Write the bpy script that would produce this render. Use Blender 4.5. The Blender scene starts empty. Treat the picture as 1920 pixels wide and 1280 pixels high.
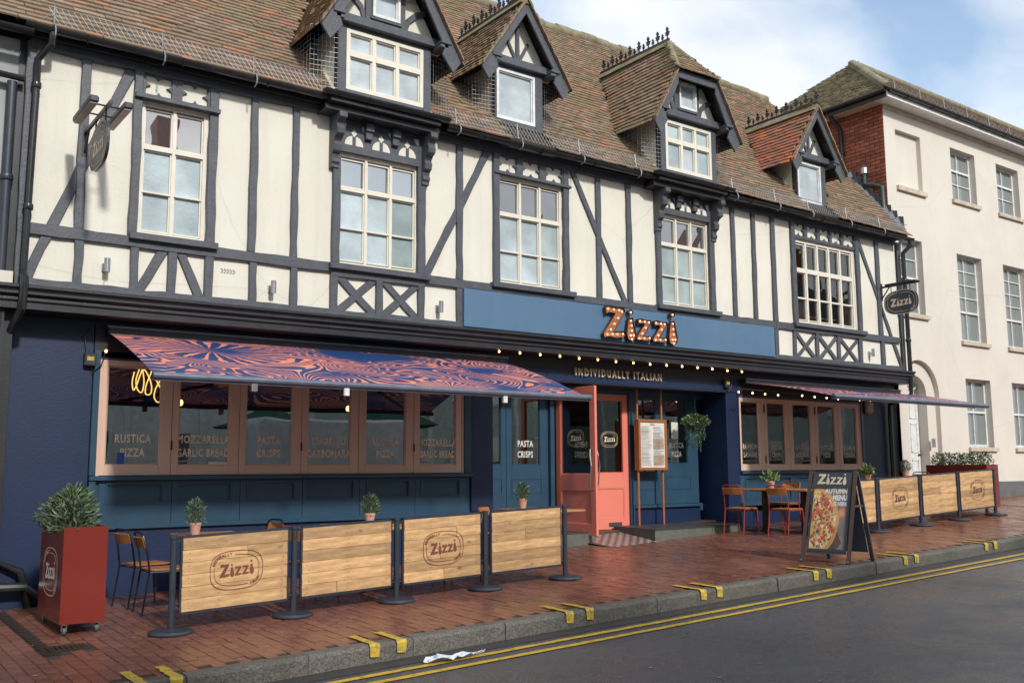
import bpy, math, random
from mathutils import Vector, Matrix, noise
random.seed(11)
R = math.radians
V = Vector
sc = bpy.context.scene
col = sc.collection
# ------------------------------------------------------------------ camera
FPX, YAW, PIT, ROL, PY = 1804.1, R(36.2495), R(7.291), R(-.3596), 650.07
DCAM = 11.0
EYE = V((0, -DCAM, 1.6))
_F = V((math.sin(YAW)*math.cos(PIT), math.cos(YAW)*math.cos(PIT), math.sin(PIT)))
_R0 = V((math.cos(YAW), -math.sin(YAW), 0)); _U0 = _R0.cross(_F)
_R = _R0*math.cos(ROL)+_U0*math.sin(ROL); _U = -_R0*math.sin(ROL)+_U0*math.cos(ROL)
cd = bpy.data.cameras.new('camera'); cam = bpy.data.objects.new('camera', cd); col.objects.link(cam)
mm = Matrix((( _R.x,_U.x,-_F.x,EYE.x),(_R.y,_U.y,-_F.y,EYE.y),(_R.z,_U.z,-_F.z,EYE.z),(0,0,0,1)))
cam.matrix_world = mm
cd.sensor_width = 36; cd.lens = FPX/1920*36; cd.shift_y = (PY-640)/1920; cd.clip_end = 2000; cd.clip_start = .1
sc.camera = cam
# ------------------------------------------------------------------ sun and sky
SUN_FROM = V((-.11, -1.85, 1.26)).normalized()
sl = bpy.data.lights.new('sun', 'SUN'); sl.energy = 2.9; sl.angle = R(4); sl.color = (1, .97, .93)
so = bpy.data.objects.new('sun', sl); col.objects.link(so)
so.rotation_euler = (-SUN_FROM).to_track_quat('-Z', 'Y').to_euler(); so.location = (0, -30, 30)
wd = bpy.data.worlds.new('World'); sc.world = wd; wd.use_nodes = True
nt = wd.node_tree; nt.nodes.clear()
def N(t, ty, **kw):
    n = t.nodes.new(ty)
    for k, v in kw.items():
        if k in ('inputs',):
            for a, b in v.items(): n.inputs[a].default_value = b
        else: setattr(n, k, v)
    return n
sky = N(nt, 'ShaderNodeTexSky', sky_type='NISHITA', sun_disc=False, sun_elevation=math.asin(SUN_FROM.z),
        sun_rotation=math.atan2(SUN_FROM.x, SUN_FROM.y), altitude=50, air_density=1.2, dust_density=1.5)
tc = N(nt, 'ShaderNodeTexCoord'); mp = N(nt, 'ShaderNodeMapping'); mp.inputs['Scale'].default_value = (1.0, 1.0, 2.2)
mp.inputs['Location'].default_value = (3.1, .4, .2)
n1 = N(nt, 'ShaderNodeTexNoise', inputs={'Scale': 2.1, 'Detail': 7, 'Roughness': .52, 'Distortion': .25})
cr = N(nt, 'ShaderNodeValToRGB'); cr.color_ramp.elements[0].position = .37; cr.color_ramp.elements[1].position = .55
n2 = N(nt, 'ShaderNodeTexNoise', inputs={'Scale': 3.4, 'Detail': 5, 'Roughness': .5})
cr2 = N(nt, 'ShaderNodeValToRGB'); cr2.color_ramp.elements[0].position = .3; cr2.color_ramp.elements[1].position = .7
cr2.color_ramp.elements[0].color = (7.0, 7.5, 8.1, 1); cr2.color_ramp.elements[1].color = (9.6, 9.7, 9.9, 1)
mx = N(nt, 'ShaderNodeMix', data_type='RGBA'); bg = N(nt, 'ShaderNodeBackground'); bg.inputs['Strength'].default_value = .108
mul = N(nt, 'ShaderNodeMix', data_type='RGBA', blend_type='MULTIPLY'); mul.inputs[0].default_value = 1
mul.inputs[7].default_value = (2.1, 2.0, 1.9, 1)
wo = N(nt, 'ShaderNodeOutputWorld'); L = nt.links.new
L(tc.outputs['Generated'], mp.inputs['Vector']); L(mp.outputs[0], n1.inputs['Vector']); L(mp.outputs[0], n2.inputs['Vector'])
L(n1.outputs['Fac'], cr.inputs[0]); L(n2.outputs['Fac'], cr2.inputs[0]); L(cr.outputs[0], mx.inputs[0])
L(sky.outputs[0], mul.inputs[6]); L(mul.outputs[2], mx.inputs[6]); L(cr2.outputs[0], mx.inputs[7]); L(mx.outputs[2], bg.inputs[0]); L(bg.outputs[0], wo.inputs[0])
sc.view_settings.view_transform = 'Standard'; sc.view_settings.look = 'None'; sc.view_settings.gamma = 1
sc.view_settings.use_curve_mapping = False; sc.view_settings.exposure = 0.16
sc.render.engine = 'CYCLES'
sc.cycles.max_bounces = 8; sc.cycles.transparent_max_bounces = 12

# ------------------------------------------------------------------ photograph pixel -> place (on a real plane)
def ray(u, v): return _F+_R*((u-960)/FPX)-_U*((v-PY)/FPX)
def W(u, v, y=0):
    d = ray(u, v); p = EYE+d*((y-EYE.y)/d.y); return (p.x, p.z)
def X(u, v, y=0): return W(u, v, y)[0]
def Z(u, v, y=0): return W(u, v, y)[1]
GA, GB, GC = .1969, .03489, .02
def gz(x, y): return GA+GB*x+GC*y
def G(u, v):
    d = ray(u, v); t = (GA+GB*EYE.x+GC*EYE.y-EYE.z)/(d.z-GB*d.x-GC*d.y); p = EYE+d*t; return V((p.x, p.y, p.z))
def atx(u, v, x):
    d = ray(u, v); return EYE+d*(x/d.x)

# ------------------------------------------------------------------ object helpers
ORG = {}
def org(o): return ORG.get(o.name, V((0, 0, 0)))
def tag(o, label=None, cat=None, group=None, kind=None):
    if label: o['label'] = label
    if cat: o['category'] = cat
    if group: o['group'] = group
    if kind: o['kind'] = kind
    return o
def thing(name, label, cat, loc=(0, 0, 0), rotz=0, group=None):
    o = bpy.data.objects.new(name, None); col.objects.link(o); o.location = loc; o.rotation_euler = (0, 0, rotz)
    o.empty_display_size = .1; ORG[o.name] = V(loc); return tag(o, label, cat, group)
def link(name, me, parent=None, world=True, kind=None):
    o = bpy.data.objects.new(name, me); col.objects.link(o)
    if parent is not None:
        o.parent = parent
        if world: o.location = -org(parent); ORG[o.name] = V((0, 0, 0))
    if kind: o['kind'] = kind
    return o
def copytree(o, parent=None):
    c = o.copy(); col.objects.link(c)
    if parent is not None: c.parent = parent
    for ch in [x for x in list(o.children)]: copytree(ch, c)
    return c
class MB:
    def __init__(s): s.v = []; s.f = []
    def add(s, vs, fs):
        b = len(s.v); s.v += [tuple(p) for p in vs]; s.f += [tuple(b+i for i in f) for f in fs]; return s
    def box(s, x0, x1, y0, y1, z0, z1):
        return s.add([(x0,y0,z0),(x1,y0,z0),(x1,y1,z0),(x0,y1,z0),(x0,y0,z1),(x1,y0,z1),(x1,y1,z1),(x0,y1,z1)],
                     [(0,3,2,1),(4,5,6,7),(0,1,5,4),(1,2,6,5),(2,3,7,6),(3,0,4,7)])
    def obox(s, c, a, b, n):
        c = V(c); q = [c-a-b-n, c+a-b-n, c+a+b-n, c-a+b-n, c-a-b+n, c+a-b+n, c+a+b+n, c-a+b+n]
        return s.add(q, [(0,3,2,1),(4,5,6,7),(0,1,5,4),(1,2,6,5),(2,3,7,6),(3,0,4,7)])
    def beam(s, p0, p1, w, h, up=(0, 0, 1)):
        p0, p1 = V(p0), V(p1); d = (p1-p0); L_ = d.length; d.normalize(); up = V(up)
        sd = d.cross(up).normalized(); u2 = sd.cross(d)
        return s.obox((p0+p1)/2, d*L_/2, sd*w/2, u2*h/2)
    def prism(s, pts, y0, y1):
        n = len(pts); a = [(p[0], y0, p[1]) for p in pts]+[(p[0], y1, p[1]) for p in pts]
        fs = [tuple(range(n)), tuple(range(2*n-1, n-1, -1))]
        fs += [(i, n+i, n+(i+1) % n, (i+1) % n) for i in range(n)]
        return s.add(a, fs)
    def prismx(s, pts, x0, x1):   # pts in (y,z)
        n = len(pts); a = [(x0, p[0], p[1]) for p in pts]+[(x1, p[0], p[1]) for p in pts]
        fs = [tuple(range(n)), tuple(range(2*n-1, n-1, -1))]
        fs += [(i, n+i, n+(i+1) % n, (i+1) % n) for i in range(n)]
        return s.add(a, fs)
    def hprism(s, pts, z0, z1):
        n = len(pts)
        zf = (lambda z, p: z(p[0], p[1]) if callable(z) else z)
        a = [(p[0], p[1], zf(z0, p)) for p in pts]+[(p[0], p[1], zf(z1, p)) for p in pts]
        fs = [tuple(range(n)), tuple(range(2*n-1, n-1, -1))]
        fs += [(i, n+i, n+(i+1) % n, (i+1) % n) for i in range(n)]
        return s.add(a, fs)
    def tube(s, pts, r, seg=8, closed=False, r1=None):
        pts = [V(p) for p in pts]; n = len(pts); rings = []
        prev = None
        for i, p in enumerate(pts):
            a = pts[(i-1) % n] if (closed or i > 0) else pts[i]
            b = pts[(i+1) % n] if (closed or i < n-1) else pts[i]
            d = (b-a).normalized()
            if prev is None:
                up = V((0, 0, 1)) if abs(d.z) < .9 else V((1, 0, 0)); sd = d.cross(up).normalized()
            else:
                sd = (prev-d*prev.dot(d)).normalized()
            prev = sd; u2 = sd.cross(d)
            rr = r if r1 is None else r+(r1-r)*i/(n-1)
            rings.append([p+(sd*math.cos(2*math.pi*k/seg)+u2*math.sin(2*math.pi*k/seg))*rr for k in range(seg)])
        vs = [q for rg in rings for q in rg]; fs = []
        for i in range(n if closed else n-1):
            j = (i+1) % n
            for k in range(seg): fs.append((i*seg+k, i*seg+(k+1) % seg, j*seg+(k+1) % seg, j*seg+k))
        if not closed: fs += [tuple(range(seg-1, -1, -1)), tuple((n-1)*seg+k for k in range(seg))]
        return s.add(vs, fs)
    def cyl(s, p0, p1, r, seg=12, r1=None): return s.tube([p0, p1], r, seg, False, r1)
    def lathe(s, prof, c=(0, 0, 0), seg=16):
        n = len(prof); vs = []
        for (r, z) in prof:
            for k in range(seg): vs.append((c[0]+r*math.cos(2*math.pi*k/seg), c[1]+r*math.sin(2*math.pi*k/seg), c[2]+z))
        fs = [(i*seg+k, i*seg+(k+1) % seg, (i+1)*seg+(k+1) % seg, (i+1)*seg+k) for i in range(n-1) for k in range(seg)]
        fs += [tuple(range(seg-1, -1, -1)), tuple((n-1)*seg+k for k in range(seg))]
        return s.add(vs, fs)
    def ball(s, c, r, seg=8, rz=None):
        rz = rz or r
        return s.lathe([(max(.001, r*math.sin(math.pi*i/6)), -rz*math.cos(math.pi*i/6)) for i in range(7)], c, seg)
    def mesh(s, name, m):
        me = bpy.data.meshes.new(name); me.from_pydata(s.v, [], s.f)
        for q in (m if isinstance(m, (list, tuple)) else [m]): me.materials.append(q)
        return me
    def build(s, name, m, parent=None, world=True, kind=None, smooth=False, bevel=0, fix=False):
        me = s.mesh(name, m)
        if fix:
            import bmesh
            b = bmesh.new(); b.from_mesh(me); bmesh.ops.recalc_face_normals(b, faces=b.faces); b.to_mesh(me); b.free()
        if smooth:
            me.polygons.foreach_set('use_smooth', [True]*len(me.polygons))
            try: me.set_sharp_from_angle(angle=R(42))
            except Exception: pass
        o = link(name, me, parent, world, kind)
        if bevel:
            b = o.modifiers.new('bevel', 'BEVEL'); b.width = bevel; b.segments = 1; b.limit_method = 'ANGLE'; b.angle_limit = R(40)
        return o

# ------------------------------------------------------------------ materials
MATS = {}
def M(name, c, rough=.6, c2=None, var=.5, scale=6, bump=.15, bscale=60, metal=0, spec=.5, island=0, coat=0, detail=4,
      grime=0, gcol=(.03, .03, .025), gscale=1.5, g0=.48, knots=0, streak=0, stretch=None, rvar=0, glow=0):
    m = bpy.data.materials.new(name); m.use_nodes = True; t = m.node_tree; b = t.nodes['Principled BSDF']; L = t.links.new
    tc = N(t, 'ShaderNodeTexCoord'); src = tc.outputs['Object']
    if stretch:
        mp = N(t, 'ShaderNodeMapping'); mp.inputs['Scale'].default_value = stretch; L(src, mp.inputs[0]); vec = mp.outputs[0]
    else: vec = src
    c2 = c2 or tuple(x*.72 for x in c)
    nz = N(t, 'ShaderNodeTexNoise', inputs={'Scale': scale, 'Detail': detail, 'Roughness': .6}); L(vec, nz.inputs['Vector'])
    rp = N(t, 'ShaderNodeValToRGB'); e = rp.color_ramp.elements
    e[0].position = .5-.5*var*.7; e[1].position = .5+.5*var*.7; e[0].color = (*c2, 1); e[1].color = (*c, 1)
    L(nz.outputs['Fac'], rp.inputs[0]); out = rp.outputs[0]
    if island:
        g = N(t, 'ShaderNodeNewGeometry'); oi = N(t, 'ShaderNodeObjectInfo')
        ad = N(t, 'ShaderNodeMath', operation='ADD'); fr = N(t, 'ShaderNodeMath', operation='FRACT')
        L(g.outputs['Random Per Island'], ad.inputs[0]); L(oi.outputs['Random'], ad.inputs[1]); L(ad.outputs[0], fr.inputs[0])
        if isinstance(island, (list, tuple)):
            ir = N(t, 'ShaderNodeValToRGB'); ir.color_ramp.interpolation = 'CONSTANT'
            els = ir.color_ramp.elements
            for i, cc in enumerate(island):
                e_ = els[i] if i < 2 else els.new(i/len(island))
                e_.position = i/len(island); e_.color = (*cc, 1)
            L(fr.outputs[0], ir.inputs[0])
            mx = N(t, 'ShaderNodeMix', data_type='RGBA'); mx.inputs[0].default_value = .72
            L(out, mx.inputs[6]); L(ir.outputs[0], mx.inputs[7]); out = mx.outputs[2]
        else:
            mr = N(t, 'ShaderNodeMapRange'); mr.inputs[3].default_value = 1-island; mr.inputs[4].default_value = 1+island
            L(fr.outputs[0], mr.inputs[0]); hs = N(t, 'ShaderNodeMix', data_type='RGBA', blend_type='MULTIPLY'); hs.inputs[0].default_value = 1
            L(out, hs.inputs[6]); L(mr.outputs[0], hs.inputs[7]); out = hs.outputs[2]
    if grime:
        gn = N(t, 'ShaderNodeTexNoise', inputs={'Scale': gscale, 'Detail': 8, 'Roughness': .7}); L(src, gn.inputs['Vector'])
        gr = N(t, 'ShaderNodeValToRGB'); gr.color_ramp.elements[0].position = g0; gr.color_ramp.elements[1].position = g0+.27
        gr.color_ramp.elements[1].color = (grime, grime, grime, 1); L(gn.outputs['Fac'], gr.inputs[0])
        mx = N(t, 'ShaderNodeMix', data_type='RGBA'); L(gr.outputs[0], mx.inputs[0]); L(out, mx.inputs[6]); mx.inputs[7].default_value = (*gcol, 1); out = mx.outputs[2]
    if streak:
        sm_ = N(t, 'ShaderNodeMapping'); sm_.inputs['Scale'].default_value = (7, 7, .45); L(src, sm_.inputs[0]); sn = N(t, 'ShaderNodeTexNoise', inputs={'Scale': 1, 'Detail': 6, 'Roughness': .65}); L(sm_.outputs[0], sn.inputs['Vector'])
        sr = N(t, 'ShaderNodeMapRange'); sr.inputs[1].default_value = .50; sr.inputs[2].default_value = .78; sr.inputs[4].default_value = streak; L(sn.outputs['Fac'], sr.inputs[0])
        mx = N(t, 'ShaderNodeMix', data_type='RGBA'); L(sr.outputs[0], mx.inputs[0]); L(out, mx.inputs[6]); mx.inputs[7].default_value = (*gcol, 1); out = mx.outputs[2]
        vk2 = N(t, 'ShaderNodeTexVoronoi', feature='DISTANCE_TO_EDGE', inputs={'Scale': .45}); dn = N(t, 'ShaderNodeTexNoise', inputs={'Scale': 3, 'Detail': 5}); dv = N(t, 'ShaderNodeMix', data_type='RGBA'); dv.inputs[0].default_value = .35; L(src, dv.inputs[6]); L(dn.outputs['Color'], dv.inputs[7]); L(dv.outputs[2], vk2.inputs['Vector'])
        ck = N(t, 'ShaderNodeMapRange'); ck.inputs[1].default_value = 0; ck.inputs[2].default_value = .004; ck.inputs[3].default_value = .16; ck.inputs[4].default_value = 0; L(vk2.outputs['Distance'], ck.inputs[0])
        mx = N(t, 'ShaderNodeMix', data_type='RGBA'); L(ck.outputs[0], mx.inputs[0]); L(out, mx.inputs[6]); mx.inputs[7].default_value = (.2, .17, .13, 1); out = mx.outputs[2]
    if knots:
        oi2 = N(t, 'ShaderNodeObjectInfo'); va = N(t, 'ShaderNodeVectorMath', operation='ADD'); mpk = N(t, 'ShaderNodeMapping'); mpk.inputs['Scale'].default_value = (1, 1, 1.7)
        L(src, mpk.inputs[0]); L(mpk.outputs[0], va.inputs[0]); cm = N(t, 'ShaderNodeVectorMath', operation='SCALE'); L(oi2.outputs['Color'], cm.inputs[0]); cb = N(t, 'ShaderNodeCombineXYZ')
        mk = N(t, 'ShaderNodeMath', operation='MULTIPLY'); mk.inputs[1].default_value = 37; L(oi2.outputs['Random'], mk.inputs[0]); L(mk.outputs[0], cb.inputs[0]); L(mk.outputs[0], cb.inputs[1]); L(cb.outputs[0], va.inputs[1])
        vk = N(t, 'ShaderNodeTexVoronoi', inputs={'Scale': 3.2}); L(va.outputs[0], vk.inputs['Vector']); kr = N(t, 'ShaderNodeValToRGB'); kr.color_ramp.elements[0].position = .03; kr.color_ramp.elements[0].color = (knots, knots, knots, 1); kr.color_ramp.elements[1].position = .13; kr.color_ramp.elements[1].color = (0, 0, 0, 1)
        L(vk.outputs['Distance'], kr.inputs[0]); mx = N(t, 'ShaderNodeMix', data_type='RGBA'); L(kr.outputs[0], mx.inputs[0]); L(out, mx.inputs[6]); mx.inputs[7].default_value = (.13, .06, .025, 1); out = mx.outputs[2]
    L(out, b.inputs['Base Color']); b.inputs['Roughness'].default_value = rough; b.inputs['Metallic'].default_value = metal
    b.inputs['Specular IOR Level'].default_value = spec
    if coat: b.inputs['Coat Weight'].default_value = coat; b.inputs['Coat Roughness'].default_value = .08
    if rvar:
        rn = N(t, 'ShaderNodeTexNoise', inputs={'Scale': 1.3, 'Detail': 6, 'Roughness': .65}); L(src, rn.inputs['Vector'])
        mr = N(t, 'ShaderNodeMapRange'); mr.inputs[1].default_value = .35; mr.inputs[2].default_value = .65
        mr.inputs[3].default_value = max(.03, rough-rvar); mr.inputs[4].default_value = rough+rvar
        L(rn.outputs['Fac'], mr.inputs[0]); L(mr.outputs[0], b.inputs['Roughness'])
    if bump:
        bn = N(t, 'ShaderNodeTexNoise', inputs={'Scale': bscale, 'Detail': 5, 'Roughness': .6}); L(vec if stretch else src, bn.inputs['Vector'])
        bp = N(t, 'ShaderNodeBump', inputs={'Strength': bump, 'Distance': .01}); L(bn.outputs['Fac'], bp.inputs['Height']); L(bp.outputs[0], b.inputs['Normal'])
    if glow:
        b.inputs['Emission Color'].default_value = (*c, 1); b.inputs['Emission Strength'].default_value = glow
    MATS[name] = m; return m
plaster = M('cream_render', (.73, .70, .61), .8, (.67, .64, .55), scale=2.2, bump=.35, bscale=38, grime=.3, gcol=(.40, .35, .26), gscale=1.1, streak=.22)
plaster2 = M('pale_render', (.655, .615, .54), .85, (.61, .565, .50), scale=.9, bump=.25, bscale=30, grime=.35, gcol=(.46, .40, .32), gscale=.5, streak=.14)
sill_cream = M('sill_render', (.58, .50, .39), .85, bump=.2)
timber_m = M('grey_timber_paint', (.075, .083, .098), .5, (.055, .06, .072), scale=9, bump=.5, bscale=30, stretch=(1, 1, 1), grime=.25, gcol=(.13, .13, .13), gscale=4)
black_m = M('black_paint', (.022, .022, .026), .42, (.014, .014, .017), scale=5, bump=.2, grime=.3, gcol=(.06, .06, .06), gscale=3)
gutter_m = M('black_plastic', (.018, .019, .022), .28, bump=.05, grime=.3, gcol=(.07, .07, .06), gscale=5)
navy_m = M('navy_masonry_paint', (.005, .019, .066), .5, (.004, .015, .054), scale=2.5, bump=.22, bscale=40, grime=.15, gcol=(.012, .024, .06), gscale=2)
navy_shade = M('shaded_navy_fascia', (.012, .012, .026), .5, bump=.1)  # navy with the shade under the cornice put into its colour
teal_m = M('teal_joinery_paint', (.027, .070, .118), .35, (.023, .060, .10), scale=4, bump=.06, grime=.15, gcol=(.05, .08, .1), gscale=3)
signblue = M('blue_sign_board', (.085, .165, .265), .42, (.078, .15, .245), scale=1.2, bump=.04, grime=.25, gcol=(.12, .2, .3), gscale=1.3, streak=.35)
pinkframe = M('dusty_pink_joinery', (.68, .465, .36), .38, (.64, .435, .335), scale=3, bump=.04)
pinkdoor = M('coral_door_paint', (.78, .23, .165), .3, (.73, .215, .155), scale=3, bump=.05, grime=.12, gcol=(.35, .08, .06), gscale=3)
white_m = M('cream_window_paint', (.74, .70, .60), .4, (.66, .62, .52), scale=8, bump=.1, grime=.2, gcol=(.4, .36, .28), gscale=4)
pwhite = M('white_window_paint', (.8, .8, .78), .4, scale=8, bump=.1, grime=.15, gcol=(.45, .42, .38), gscale=4)
steel = M('brushed_steel', (.55, .55, .56), .3, metal=1, bump=.03)
galv = M('galvanised_wire', (.30, .31, .32), .5, metal=.5, bump=0)
lead = M('lead_flashing', (.16, .17, .19), .5, (.1, .11, .13), scale=9, bump=.3)
copper = M('copper_paint', (.50, .19, .07), .38, (.42, .15, .055), metal=.35, bump=.05)
slate = M('charcoal_powder_coat', (.032, .04, .055), .42, bump=.05)
redbox = M('oxide_red_planter', (.19, .022, .012), .25, (.17, .02, .011), scale=2, bump=.02, coat=.3)
blackmetal = M('black_tube', (.012, .012, .014), .35, bump=0)
redmetal = M('red_tube', (.32, .045, .03), .35, (.26, .035, .025), bump=.05)
seatwood = M('oiled_seat_wood', (.42, .17, .045), .4, (.30, .115, .03), scale=14, stretch=(1, 8, 8), bump=.1)
tabwood = M('table_top_wood', (.48, .23, .085), .4, (.38, .17, .06), scale=12, stretch=(1, 7, 7), bump=.08)
plank_m = M('pallet_plank', (.66, .42, .20), .55, (.35, .195, .085), var=.6, scale=4, stretch=(1.1, 8, 8), bump=.4, bscale=20, island=.27, detail=8, grime=.3, gcol=(.2, .12, .06), gscale=3.2, knots=.8)
tile_m = M('clay_roof_tile', (.27, .175, .12), .9, (.17, .125, .09), scale=3, bump=.5, bscale=60,
           island=[(.25, .15, .10), (.215, .145, .10), (.30, .175, .11), (.17, .125, .085), (.25, .18, .125), (.38, .165, .09), (.20, .155, .105), (.23, .13, .08), (.31, .235, .165), (.22, .16, .11)],
           grime=.8, gcol=(.17, .17, .085), gscale=1.6, g0=.44)
tile_red = M('bright_clay_tile', (.40, .13, .06), .8, (.28, .11, .06), scale=3, bump=.5,
           island=[(.45, .12, .055), (.30, .12, .07), (.22, .11, .07), (.48, .15, .06), (.26, .14, .09), (.20, .12, .08)], grime=.5, gcol=(.14, .13, .06), gscale=1.8)
ridge_m = M('mossy_ridge', (.27, .235, .185), .9, (.14, .13, .06), scale=5, bump=.6, grime=.6, gcol=(.16, .15, .04), gscale=3)
under_m = M('roof_underlay', (.045, .03, .02), .95, bump=.2)
brick_m = M('red_wall_brick', (.30, .095, .052), .85, (.21, .07, .042), scale=8, bump=.5, island=.28)
mortar_m = M('mortar', (.20, .13, .09), .95, bump=.5)
pave_m = M('wet_paving_brick', (.225, .090, .057), .27, (.165, .066, .043), scale=7, bump=.2, bscale=90, island=.15, rvar=.14, grime=.45, gcol=(.075, .042, .03), gscale=.9)
joint_m = M('mossy_joint_sand', (.045, .040, .020), .9, (.03, .026, .018), scale=12, bump=.4)
asph = M('wet_asphalt', (.130, .130, .140), .34, (.024, .024, .028), var=.5, scale=75, bump=1.0, bscale=150, rvar=.16, grime=.35, gcol=(.036, .035, .036), gscale=.45, detail=2)
gutterasph = M('gutter_asphalt', (.045, .043, .042), .4, (.03, .028, .026), scale=60, bump=.6, bscale=120, rvar=.15)
kerb_m = M('granite_kerb', (.18, .165, .135), .6, (.045, .042, .035), var=.5, scale=75, bump=.9, bscale=90, grime=.75, gcol=(.045, .042, .032), gscale=2.2, island=.15, rvar=.15)
yellow = M('worn_yellow_paint', (.60, .38, .02), .5, (.50, .32, .03), scale=30, bump=.5, bscale=150, grime=.9, gcol=(.10, .075, .04), gscale=14)
faded_yellow = M('faded_yellow_paint', (.62, .42, .03), .5, (.50, .34, .04), scale=30, bump=.6, bscale=120, grime=.95, gcol=(.10, .085, .06), gscale=20, g0=.45)
cream_let = M('cream_lettering', (.72, .60, .43), .5, bump=0)
coral_let = M('coral_lettering', (1.0, .76, .58), .5, bump=0)
white_let = M('white_lettering', (.8, .78, .72), .5, bump=0)
logo_red = M('branded_red_brown', (.20, .055, .035), .6, bump=0)
logo_dark = M('branded_dark', (.13, .05, .03), .6, bump=0)
terracotta = M('pale_terracotta', (.52, .29, .21), .8, (.44, .25, .18), scale=10, bump=.2)
leaf_a = M('olive_green_leaf', (.085, .135, .05), .5, (.05, .09, .035), scale=9, bump=0, island=.5)
leaf_b = M('grey_green_leaf', (.12, .17, .105), .5, (.08, .12, .07), scale=9, bump=0, island=.5)
leaf_c = M('bright_leaf', (.13, .20, .065), .45, (.08, .13, .045), scale=9, bump=0, island=.5)
leaf_d = M('trailing_leaf', (.09, .17, .10), .5, (.05, .11, .07), scale=9, bump=0, island=.5)
stem_m = M('woody_stem', (.10, .07, .04), .8, bump=.2)
soil_m = M('dark_soil', (.03, .02, .012), .95, bump=.5)
paper = M('menu_paper', (.68, .66, .60), .7, (.64, .62, .56), bump=0)
tan_print = M('tan_print', (.50, .36, .25), .7, bump=0)
ink = M('grey_print', (.16, .16, .17), .7, bump=0)
rubber = M('grey_rubber', (.12, .12, .12), .6, bump=.1)
room_m = M('dark_interior', (.05, .036, .028), .8, bump=0)
floor_m = M('interior_floor', (.09, .055, .03), .5, bump=0)
iron_m = M('cast_iron', (.025, .022, .02), .5, (.05, .03, .02), scale=20, bump=.4, metal=.3)
tread_m = M('checker_tread', (.10, .095, .095), .45, (.06, .055, .055), scale=30, bump=.7, bscale=70, metal=.4)
tile_white = M('white_floor_tile', (.62, .58, .54), .35, bump=.05)
tile_dark = M('pink_floor_tile', (.36, .15, .12), .35, bump=.05)
grn = M('green_canvas', (.01, .09, .045), .7, bump=.1)
vanw = M('white_van_paint', (.7, .72, .75), .25, bump=0, coat=.5)
oppw = M('opposite_white_render', (.75, .78, .77), .8, bump=.1)
oppg = M('opposite_green_render', (.50, .57, .51), .8, bump=.1)
neu_g = M('neighbour_grey_render', (.36, .37, .37), .8, (.30, .31, .31), scale=2, bump=.3, grime=.3, gcol=(.2, .2, .19))
alu = M('awning_alloy', (.17, .19, .25), .35, metal=.35, bump=0)
brownwood = M('stained_frame_wood', (.075, .035, .022), .35, (.05, .024, .016), scale=10, stretch=(8, 8, 1), bump=.1)

def emis(name, c, s):
    m = bpy.data.materials.new(name); m.use_nodes = True; t = m.node_tree; t.nodes.clear()
    e = N(t, 'ShaderNodeEmission'); e.inputs[0].default_value = (*c, 1); e.inputs[1].default_value = s
    o = N(t, 'ShaderNodeOutputMaterial'); t.links.new(e.outputs[0], o.inputs[0]); return m
bulb_m = emis('lit_bulb', (1, .52, .18), 5.5)
halo_m = emis('lit_filament', (1, .74, .48), 2.6)
neon_m = emis('yellow_neon', (1, .60, .15), 1.7)
def glass_mat(name, base=.07, tint=(.93, .95, .94)):
    m = bpy.data.materials.new(name); m.use_nodes = True; t = m.node_tree; t.nodes.clear(); L = t.links.new
    tr = N(t, 'ShaderNodeBsdfTransparent'); tr.inputs[0].default_value = (*tint, 1)
    gl = N(t, 'ShaderNodeBsdfGlossy'); gl.inputs['Roughness'].default_value = .0; gl.inputs[0].default_value = (.95, 1, 1, 1)
    fr = N(t, 'ShaderNodeFresnel'); fr.inputs[0].default_value = 1.5
    ad = N(t, 'ShaderNodeMath', operation='ADD'); ad.inputs[1].default_value = base; ad.use_clamp = True
    tc = N(t, 'ShaderNodeTexCoord'); nz = N(t, 'ShaderNodeTexNoise', inputs={'Scale': 1.6, 'Detail': 1}); L(tc.outputs['Object'], nz.inputs[0])
    bp = N(t, 'ShaderNodeBump', inputs={'Strength': .16, 'Distance': .01}); L(nz.outputs['Fac'], bp.inputs['Height']); L(bp.outputs[0], gl.inputs['Normal'])
    mx = N(t, 'ShaderNodeMixShader'); o = N(t, 'ShaderNodeOutputMaterial')
    L(fr.outputs[0], ad.inputs[0]); L(ad.outputs[0], mx.inputs[0]); L(tr.outputs[0], mx.inputs[1]); L(gl.outputs[0], mx.inputs[2]); L(mx.outputs[0], o.inputs[0])
    return m
glass_m = glass_mat('shop_glass', .20); glass_low = glass_mat('clear_dark_glass', .07)
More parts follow.
